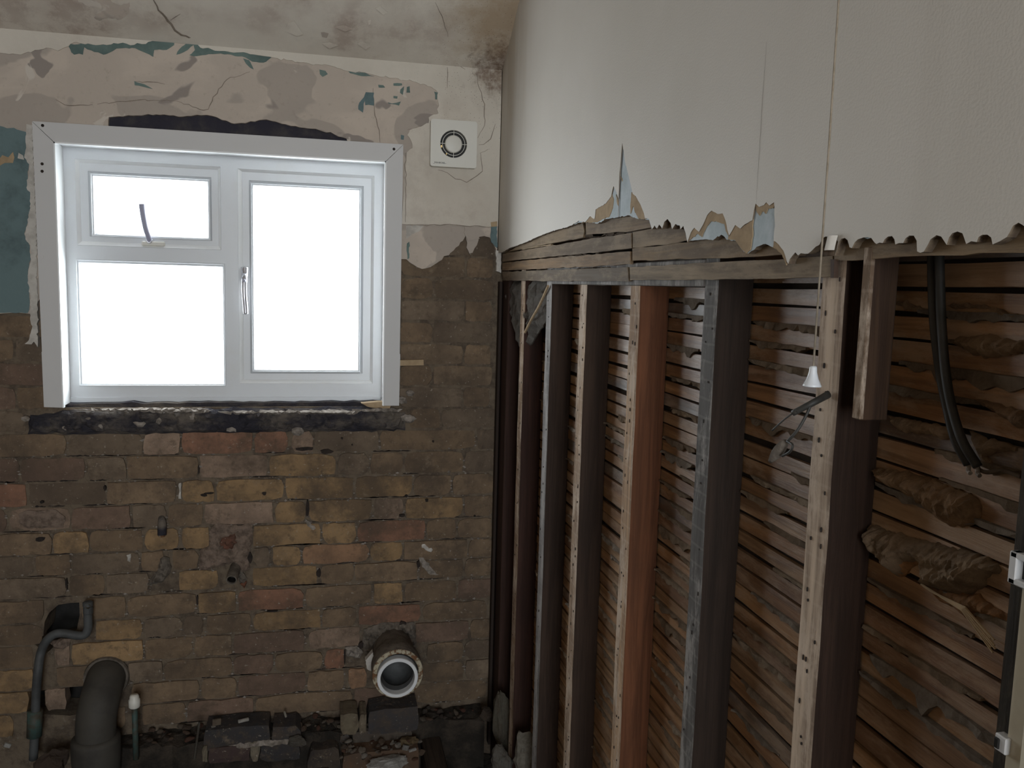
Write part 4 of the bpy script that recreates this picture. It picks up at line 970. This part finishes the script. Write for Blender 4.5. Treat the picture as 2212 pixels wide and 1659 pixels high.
# stay on the top sash
st = obj('stay_plate', *bbox((wy(306, 525, Yf)[0], Yf-.004, wy(330, 532, Yf)[2]), (wy(356, 525, Yf)[0], Yf+.012, wy(330, 521, Yf)[2]), .003), 'fan', s1)
pth = crspline([wy(306, 441, Yf-.012), wy(309, 465, Yf-.014), (wy(315, 495, Yf-.016)), wy(321, 512, Yf-.012), wy(323, 521, Yf-.006)], 6)
V, F = tube(pth, lambda t: .0085-.0014*t, 10); obj('stay_handle', V, F, 'greyhandle', s1, smooth=True)
obj('stay_pivot', *lathe([(0, -.012), (.007, -.012), (.009, -.004), (.009, .006)], wy(323, 520, Yf), (0, 1, 0), 14), 'chrome', s1)
# casement handle
hx, _, hz0 = wy(529, 579, Yf); hz1 = wy(530, 680, Yf)[2]
pth = [(hx, Yf-.006, hz0+.001), (hx, Yf-.012, hz0-.02), (hx-.0005, Yf-.024, hz0-.035), (hx, Yf-.030, (hz0+hz1)/2-.01), (hx+.002, Yf-.028, hz1+.03), (hx+.003, Yf-.026, hz1+.004)]
obj('handle_base', *bbox((hx-.0095, Yf-.004, hz0-.05), (hx+.0085, Yf+.012, hz0+.001), .006), 'chrome', s2, smooth=False)
V, F = tube(crspline(pth, 8), lambda t: .0105-.0022*min(1, t*1.6), 14); obj('handle_lever', V, F, 'chrome', s2, smooth=True)
obj('lock_button', *lathe([(0, -.038), (.0035, -.038), (.005, -.034), (.005, -.02)], (hx, Yf, hz0-.038), (0, 1, 0), 14), 'greyhandle', s2)

# ---- door frame at the right edge
dr = empty('door_1', 'cream painted door frame edge with steel latch keep', 'door', kind='structure')
yj = wx(2159, 1659, RX-.012)[1]; ye = wx(2142, 1659, RX-.004)[1]
obj('timber_edge', *bbox((RX-.004, yj-.004, -.2), (RX+.06, ye, 1.476), .001), 'darkedge', dr)
obj('jamb', *bbox((RX-.012, .42, -.2), (RX+.10, yj-.001, 1.476), .004), 'cream', dr)
obj('jamb_bead', *bbox((RX-.018, .42, -.2), (RX-.011, yj-.022, 1.476), .003), 'cream', dr)
zk = wx(2196, 1224, RX-.013)[2]
obj('latch_keep', *join(bbox((RX-.019, yj-.035, zk-.013), (RX-.011, yj+.003, zk-.008), .001), bbox((RX-.019, yj-.035, zk+.008), (RX-.011, yj+.003, zk+.013), .001), bbox((RX-.019, yj-.004, zk-.013), (RX-.011, yj+.004, zk+.013), .001), bbox((RX-.019, yj-.039, zk-.013), (RX-.011, yj-.034, zk+.013), .001)), 'steel', dr)
obj('keep_hole', *box((RX-.0125, yj-.033, zk-.008), (RX-.0105, yj-.003, zk+.008)), 'black', dr)
zk2 = wx(2160, 1600, RX-.013)[2]
obj('catch', *bbox((RX-.017, yj-.009, zk2-.007), (RX-.008, yj+.003, zk2+.007), .001), 'steel', dr)
obj('catch_pin', *bbox((RX-.0185, yj-.003, zk2-.005), (RX-.016, yj+.002, zk2+.004), .0008), 'black', dr)

# ================================================================== THINGS
# ---- extractor fan
fan = empty('extractor_fan', 'square white extractor fan with round black grille beside the window', 'fan')
Yq = YW-.038
fx0, _, fz1 = wy(931, 256, Yq); fx1, _, fz0 = wy(1029, 364, Yq); fcx, fcz = wy(980, 311, Yq)[0], wy(980, 311, Yq)[2]
def rrect(x0, x1, z0, z1, r, n=4):
    P = []
    for cx, cz, a0 in ((x1-r, z0+r, -90), (x1-r, z1-r, 0), (x0+r, z1-r, 90), (x0+r, z0+r, 180)):
        for k in range(n+1): a = math.radians(a0+90*k/n); P.append((cx+r*math.cos(a), cz+r*math.sin(a)))
    return P
RO = .0415
circ = [(fcx+RO*math.cos(2*math.pi*k/48), fcz+RO*math.sin(2*math.pi*k/48)) for k in range(48)]
slab('cover', rrect(fx0, fx1, fz0, fz1, .008), 'y', Yq, YW-.016, 'fan', fan, holes=[circ])
slab('back_plate', rrect(fx0+.002, fx1-.002, fz0+.002, fz1-.002, .008), 'y', YW-.018, YW-.0132, 'fan', fan)
obj('duct', *join(lathe([(RO+.0005, -.002), (RO+.0005, .018)], (fcx, Yq+.003, fcz), (0, 1, 0), 48), lathe([(0, .015), (RO+.0005, .015)], (fcx, Yq+.003, fcz), (0, 1, 0), 48)), 'black', fan)
obj('centre_disc', *lathe([(0, -.0015), (.022, -.0012), (.0262, 0), (.0268, .004), (.0268, .014)], (fcx, Yq, fcz), (0, 1, 0), 48), 'fan', fan, smooth=True)
obj('grille_ring', *lathe([(.0338, .002), (.0338, -.0005), (.0352, -.0005), (.0352, .002), (.0338, .002)], (fcx, Yq, fcz), (0, 1, 0), 48), 'fan', fan)
for k in range(4):
    a = k*math.pi/2; d = (math.cos(a), math.sin(a)); p = (-d[1]*.0007, d[0]*.0007)
    q = [(fcx+d[0]*.026+p[0], fcz+d[1]*.026+p[1]), (fcx+d[0]*.026-p[0], fcz+d[1]*.026-p[1]), (fcx+d[0]*.0435-p[0], fcz+d[1]*.0435-p[1]), (fcx+d[0]*.0435+p[0], fcz+d[1]*.0435+p[1])]
    slab('spoke', q, 'y', Yq-.001, Yq+.003, 'fan', fan)
for (a, b, s) in ((953.5, 316, .0042), (964.5, 332, .0032)):
    x, y, z = wy(a, b, Yq+.006); obj('gold_glint', *bbox((x-s*.7, Yq+.004, z-s), (x+s*.7, Yq+.010, z+s), .0008), 'brass', fan)  # small brass blocks added to stand in for golden glints
def text(s, size, loc, rot, mat, parent, name='lettering'):
    c = bpy.data.curves.new(name, 'FONT'); c.body = s; c.size = size; c.extrude = .0002; c.align_x = 'CENTER'; c.align_y = 'CENTER'; c.space_character = .92
    t = bpy.data.objects.new('t', c); COL.objects.link(t); bpy.context.view_layer.update()
    me = bpy.data.meshes.new_from_object(t.evaluated_get(bpy.context.evaluated_depsgraph_get())); bpy.data.objects.remove(t)
    me.materials.clear(); me.materials.append(MT[mat]); o = bpy.data.objects.new(name, me); COL.objects.link(o)
    o.location = loc; o.rotation_euler = rot; o.parent = parent; return o
x, y, z = wy(949.5, 351.5, Yq-.0003)
text('MANROSE', .0075, (x, Yq-.0003, z), (math.radians(90), 0, 0), 'ink', fan)
for (a, b) in ((935.5, 939), (960, 964)):
    p, q = wy(a, 352, Yq), wy(b, 353, Yq); obj('lettering', *box((p[0], Yq-.0004, p[2]-.0019), (q[0], Yq+.0002, p[2]-.0013)), 'ink', fan)

# ---- light pull
pc = empty('pull_cord', 'long light-pull cord with a white bell-shaped pull in front of the wall', 'pull cord')
cx_ = RX-.045; pz = wx(1757, 792, cx_); cyy = pz[1]
obj('cord', *tube([(cx_, cyy, ZT-.002), (cx_, cyy, 1.9), (cx_+.0006, cyy, 1.6), (cx_, cyy, pz[2])], .0011, 8), 'cord', pc, smooth=True)
obj('pull', *lathe([(0, .001), (.0032, .0005), (.0038, -.001), (.0042, -.006), (.0062, -.013), (.0088, -.0185), (.0098, -.0205), (.0092, -.021), (.0, -.0195)], (cx_, cyy, pz[2]), (0, 0, 1), 24), 'upvc', pc, smooth=True)
obj('ceiling_switch', *lathe([(0, 0), (.036, 0), (.040, -.006), (.034, -.03), (.012, -.036), (0, -.036)][::-1], (cx_, cyy, ZT-.004), (0, 0, 1), 28), 'upvc', pc, smooth=True)

# ---- cut cable poking out of the widest stud
cu = empty('cut_cable', 'frayed dark cable stub with dangling bare ends poking from pale stud', 'cable')
a0 = wx(1788, 853, RX+.016); a1 = wx(1760, 868, RX-.010); a2 = wx(1712, 893, RX-.028)
obj('sheath', *tube(crspline([a0, a1, a2], 6), lambda t: .0042-.0008*t, 10), 'cable', cu, smooth=True)
obj('sheath', *tube(crspline([wx(1789, 848, RX+.014), wx(1752, 870, RX-.012), wx(1720, 889, RX-.026)], 6), .0025, 8), 'cable', cu, smooth=True)
obj('bare_wire', *tube(crspline([a2, wx(1692, 908, RX-.032), wx(1668, 930, RX-.034)], 5), .0011, 6), 'cable', cu, smooth=True)
obj('core', *tube(crspline([wx(1752, 873, RX-.014), wx(1740, 900, RX-.020), wx(1722, 930, RX-.028), wx(1700, 955, RX-.034)], 6), .0017, 8), 'cable', cu, smooth=True)
obj('core', *tube(crspline([wx(1700, 953, RX-.034), wx(1712, 962, RX-.036), wx(1706, 976, RX-.036), wx(1690, 985, RX-.036)], 6), .0015, 8), 'cable', cu, smooth=True)
e0, e1 = wx(1697, 955, RX-.034), wx(1664, 996, RX-.036)
obj('connector', *tube(crspline([e0, tuple(.5*(p+q) for p, q in zip(e0, e1)), e1], 5), lambda t: .002+.0045*math.sin(math.pi*min(1, .15+t*.8)), 10), 'cement', cu, smooth=True)
# ---- two dark cables hanging inside the nearest bay
c1 = [(2013, 545), (2014, 620), (2018, 700), (2030, 800), (2046, 880), (2064, 950), (2092, 1003)]
c2 = [(2029, 545), (2031, 620), (2034, 700), (2042, 800), (2056, 880), (2078, 950), (2112, 1008)]
for k, (c, lab) in enumerate(((c1, 'left of two thick dark cables hanging down inside the lath bay'), (c2, 'right of two thick dark cables hanging down inside the lath bay'))):
    rt = empty('electric_cable', lab, 'cable', group='cables in the lath bay')
    pts = [wx(a, b, XL-.022-.004*k+(.010 if i == 6 else 0)) for i, (a, b) in enumerate(c)]
    obj('sheath', *tube(crspline(pts, 8), .0046, 12), 'cable', rt, smooth=True)
    e = Vector(pts[-1]); obj('cut_end', *tube([e, e+Vector((-.003, -.004, -.006)), e+Vector((-.004, -.008, -.007))], .0022, 8), 'scab', rt)
tag(obj('cable_clip', *tube(crspline([wx(2108, 1010, XL-.012), wx(2130, 1020, XL-.015), wx(2170, 1018, XL-.010), wx(2205, 1030, XL-.008)], 6), .002, 8), 'key', color=(.22, .16, .11)), 'crusted thin wire running from the hanging cable ends', 'wire')

# ---- soil pipe outlet
sp_ = empty('soil_pipe', 'rusty cream iron pipe socket with white inner pipe low on brick wall', 'pipe')
YP = 2.50; px_, _, pz_ = wy(859, 1454, YP)
r1 = .0785
obj('socket', *lathe([(r1*.80, .23), (r1*.84, .10), (r1*.98, .06), (r1, .0), (r1*.99, -.004)], (px_, YP, pz_), (0, 1, 0), 56), 'cement', sp_, smooth=True)
obj('rim', *lathe([(r1*.99, -.004), (r1*.97, -.007), (r1*.83, -.007), (r1*.80, -.003), (r1*.79, .05)], (px_, YP, pz_), (0, 1, 0), 56), 'rust', sp_)
obj('gasket', *lathe([(r1*.80, .012), (r1*.60, .014)], (px_, YP, pz_), (0, 1, 0), 48), 'black', sp_)
ix, iz = px_-.001, pz_-.010
obj('inner_pipe', *lathe([(.0625, .03), (.0625, -.012), (.0610, -.0145), (.0525, -.0145), (.0515, -.012), (.0505, .03)], (ix, YP, iz), (0, 1, 0), 56), 'whitepipe', sp_, smooth=False)
obj('bore', *lathe([(.0505, .012), (.046, .03), (.0455, .033), (.042, .10), (.0, .101)], (ix, YP, iz), (0, 1, 0), 48), 'leadpipe', sp_, smooth=True)
slab('filler', rag(pxz([(789, 1425), (805, 1408), (806, 1430), (802, 1448), (794, 1445)], 2.58), .001, .006, 3, True), 'y', 2.575, 2.60, 'whitefill', sp_)

# ---- clay bend going down into the floor
wp = empty('waste_pipe', 'fat dull brown pipe bend dropping from brick wall into the floor', 'pipe')
bx_, _, bz_ = wy(222, 1478, 2.66)
bx2 = wy(210, 1600, 2.60)[0]
pth = crspline([(bx_+.004, 2.70, bz_+.010), (bx_+.003, 2.66, bz_-.002), (bx_, 2.615, bz_-.035), (bx_-.006, 2.595, bz_-.09), (bx2, 2.59, bz_-.20), (bx2-.005, 2.588, bz_-.32)], 8)
obj('bend', *tube(pth, .056, 28), 'ironpipe', wp, smooth=True)
cz_ = wy(205, 1632, 2.54)[2]
obj('collar', *lathe([(.055, .035), (.066, .03), (.068, .02), (.068, -.03), (.064, -.08), (.060, -.10)], (bx2-.001, 2.59, cz_), (0, 0, 1), 32), 'ironpipe', wp, smooth=True)
obj('wall_collar', *lathe([(.050, 0), (.064, -.004), (.066, .006)], (bx_+.003, 2.690, bz_+.006), (0, 1, 0), 28), 'cement', wp)
# ---- lead pipe with brass end
lpz = empty('water_pipe', 'thin bent grey pipe with brass fitting beside the dark hole', 'pipe')
Yl = 2.655
P = [(190, 1312), (190, 1335), (190, 1356), (184, 1370), (168, 1373), (140, 1368), (118, 1370), (100, 1385), (88, 1412), (82, 1450), (78, 1500), (76, 1560), (72, 1640)]
obj('pipe', *tube(crspline([wy(a, b, Yl-(.02 if i > 8 else 0)) for i, (a, b) in enumerate(P)], 6), .0125, 14), 'leadpipe', lpz, smooth=True)
q = wy(190, 1310, Yl); obj('fitting', *lathe([(0, .016), (.010, .016), (.0145, .013), (.0145, .002), (.011, 0), (.014, -.004), (.014, -.02), (.0125, -.022)], q, (0, 0, 1), 16), 'leadpipe', lpz)
obj('brass_end', *lathe([(0, .004), (.006, .004), (.0065, -.004)], (q[0]+.004, Yl-.013, q[2]+.006), (0, 1, 0), 10), 'brass', lpz)
obj('pipe_sleeve', *tube([wy(76, 1535, Yl-.02), wy(74, 1590, Yl-.02)], .021, 14), 'verdigris', lpz, smooth=True)
# ---- capped copper pipe
cpp = empty('capped_pipe', 'upright green copper pipe with a white cap by the wall foot', 'pipe')
ca = wy(290, 1505, 2.60); cb2 = wy(294, 1640, 2.60)
obj('pipe', *tube([(ca[0], ca[1], ca[2]-.03), cb2], .0085, 12), 'verdigris', cpp, smooth=True)
obj('cap', *lathe([(0, .006), (.011, .006), (.0135, .0), (.0135, -.006), (.0165, -.009), (.0165, -.030), (.013, -.034), (.008, -.034)], ca, (0, 0, 1), 18), 'fan', cpp, smooth=True)
# ---- stub pipe in the middle of the wall
sb = empty('pipe_stub', 'short grey open pipe stub pointing out of brickwork below the window', 'pipe')
s0 = Vector(wy(512, 1215, YW+.03)); s1_ = Vector(wy(500, 1253, 2.635)); dv = (s1_-s0)
obj('pipe', *lathe([(.0165, 0), (.0165, dv.length), (.0130, dv.length+.0005), (.0130, dv.length-.01)], s0, dv, 20), 'cement', sb, smooth=False)
obj('bore', *lathe([(.0131, dv.length-.002), (.0125, dv.length-.03), (0, dv.length-.031)], s0, dv, 20), 'black', sb)
# ---- iron peg driven in the wall
hk = empty('wall_peg', 'dark rusty iron peg hanging from the left brickwork', 'peg')
p0 = wy(348, 1112, YW+.02); p1 = wy(350, 1128, YW-.012); p2 = wy(350, 1156, YW-.02)
obj('shank', *tube(crspline([p0, p1, p2], 6), lambda t: .008+.005*min(1, t*1.5), 12), 'sill', hk, smooth=True)
obj('tip', *lathe([(0, 0), (.010, .002), (.012, .008)], (p2[0], p2[1], p2[2]-.006), (0, 0, 1), 12), 'rust', hk)

# ---- joist, stones and rubble in the floor void
jo = wy(935, 1590, 2.56)
tag(obj('floor_joist', *bbox((jo[0]-.03, 1.1, -.16), (jo[0]+.035, 2.68, -.035), .004), 'joist'), 'blackened floor joist end running to the brick wall', 'joist')
jo = wy(690, 1640, 2.56)
tag(obj('floor_joist', *bbox((jo[0]-.025, 1.1, -.19), (jo[0]+.03, 2.60, -.065), .004), 'joist'), 'dark floor joist end between the two footing stubs', 'joist')
def stone(p, r, sq, col, seed, label, name='stone', mat='stone', cat='stone'):
    V, F = boulder(r, seed, sq); V = [(a+p[0], b+p[1], c+p[2]) for a, b, c in V]
    return tag(obj(name, V, F, mat, color=col, smooth=False), label, cat)
stone(wy(1088, 1560, 2.50), .115, (.30, .35, 1.12), (.17, .155, .12), 4, 'tall rounded slab of rubble leaning in the corner by the studs')
stone(wy(1136, 1640, 2.27), .085, (.62, .75, 1.0), (.30, .275, .225), 9, 'rough pale mortar lump between the first two studs')
stone(wy(1050, 1545, 2.58), .036, (.8, .8, .8), (.09, .07, .055), 12, 'dark brown lump beside the leaning slab')
stone(wy(1085, 1640, 2.36), .052, (.6, .8, .9), (.19, .175, .15), 15, 'grey block at the bottom edge near the corner')
stone(wy(880, 1602, 2.575), .030, (1.2, .7, .55), (.25, .18, .10), 18, 'yellowish wedge stone on the rubble under the soil pipe')
stone(wy(640, 1602, 2.58), .030, (1.1, .7, .6), (.15, .14, .12), 21, 'grey mortar lump on the corner of the footing bricks')
stone(wy(845, 1648, 2.50), .05, (1.4, .8, .3), (.62, .60, .56), 23, 'white plaster slab at the bottom edge of the floor')
stone(wy(112, 1650, 2.56), .055, (1, .8, .7), (.10, .075, .06), 27, 'brown brick lump left of the fat pipe')
rnd = random.Random(77)
def chip(x, y, z, r, col, name='rubble_chip', lab='small loose chip of broken brick on ledge at the wall foot', grp='rubble chips on the ledge'):
    V, F = rock(r, rnd.randint(0, 9999), (rnd.uniform(.7, 1.5), rnd.uniform(.6, 1.2), rnd.uniform(.35, .8)))
    o = obj(name, V, F, 'stone', color=col); o.location = (x, y, z); o.rotation_euler = (rnd.uniform(-.4, .4), rnd.uniform(-.4, .4), rnd.uniform(0, 6))
    tag(o, lab, 'rubble', grp)
for k in range(110):
    x = rnd.uniform(-.55, .50); y = rnd.uniform(2.62, 2.69); r = rnd.uniform(.004, .014)
    chip(x, y, bz-.018+.012*(y-2.6)/.1+r*.3, r, rnd.choice([(.10, .075, .058), (.14, .095, .07), (.08, .065, .055), (.17, .14, .11), (.12, .06, .045)]))
for k in range(70):
    a = rnd.uniform(735, 910); b = rnd.uniform(1600, 1640); p = wy(a, b, rnd.uniform(2.53, 2.585)); r = rnd.uniform(.004, .013)
    chip(*p, r, rnd.choice([(.17, .12, .085), (.11, .085, .065), (.24, .20, .16), (.15, .08, .055), (.30, .27, .23)]), lab='small loose chip in the rubble heap below the soil pipe', grp='rubble chips below the soil pipe')
def shard(px, py, Y, wpx, hpx, col, label, rot):
    x, y, z = wy(px, py, Y); k = Y/1840*1.03
    V, F = bbox((-wpx*k/2, -.004, -hpx*k/2), (wpx*k/2, .004, hpx*k/2), .001)
    o = obj('plaster_shard', V, F, 'stone', color=col); o.location = (x, y, z); o.rotation_euler = (0, rot, .3); tag(o, label, 'rubble')
shard(526, 1556, 2.63, 22, 6, (.62, .58, .52), 'white flat shard lying on the ledge above the footing', -.02)
shard(468, 1560, 2.63, 17, 14, (.24, .19, .14), 'tan square chip on the ledge left of the white shard', .05)
shard(461, 1571, 2.62, 9, 5, (.50, .47, .42), 'tiny white fragment below the tan square chip', .2)
shard(616, 1543, 2.65, 4, 13, (.48, .44, .36), 'pale splinter standing against the brick foot', -.25)
shard(891, 1620, 2.54, 17, 5, (.66, .64, .60), 'white cigarette-sized stick on rubble under soil pipe', -.05)
shard(876, 1615, 2.545, 14, 11, (.42, .40, .37), 'pale grey angular fragment beside the small white stick', .4)
shard(16, 1610, 2.60, 12, 8, (.55, .53, .49), 'white chip at the lower left edge of the floor', .5)
shard(425, 1600, 2.60, 4, 80, (.13, .12, .10), 'thin grey lath splinter leaning left of footing bricks', .14)
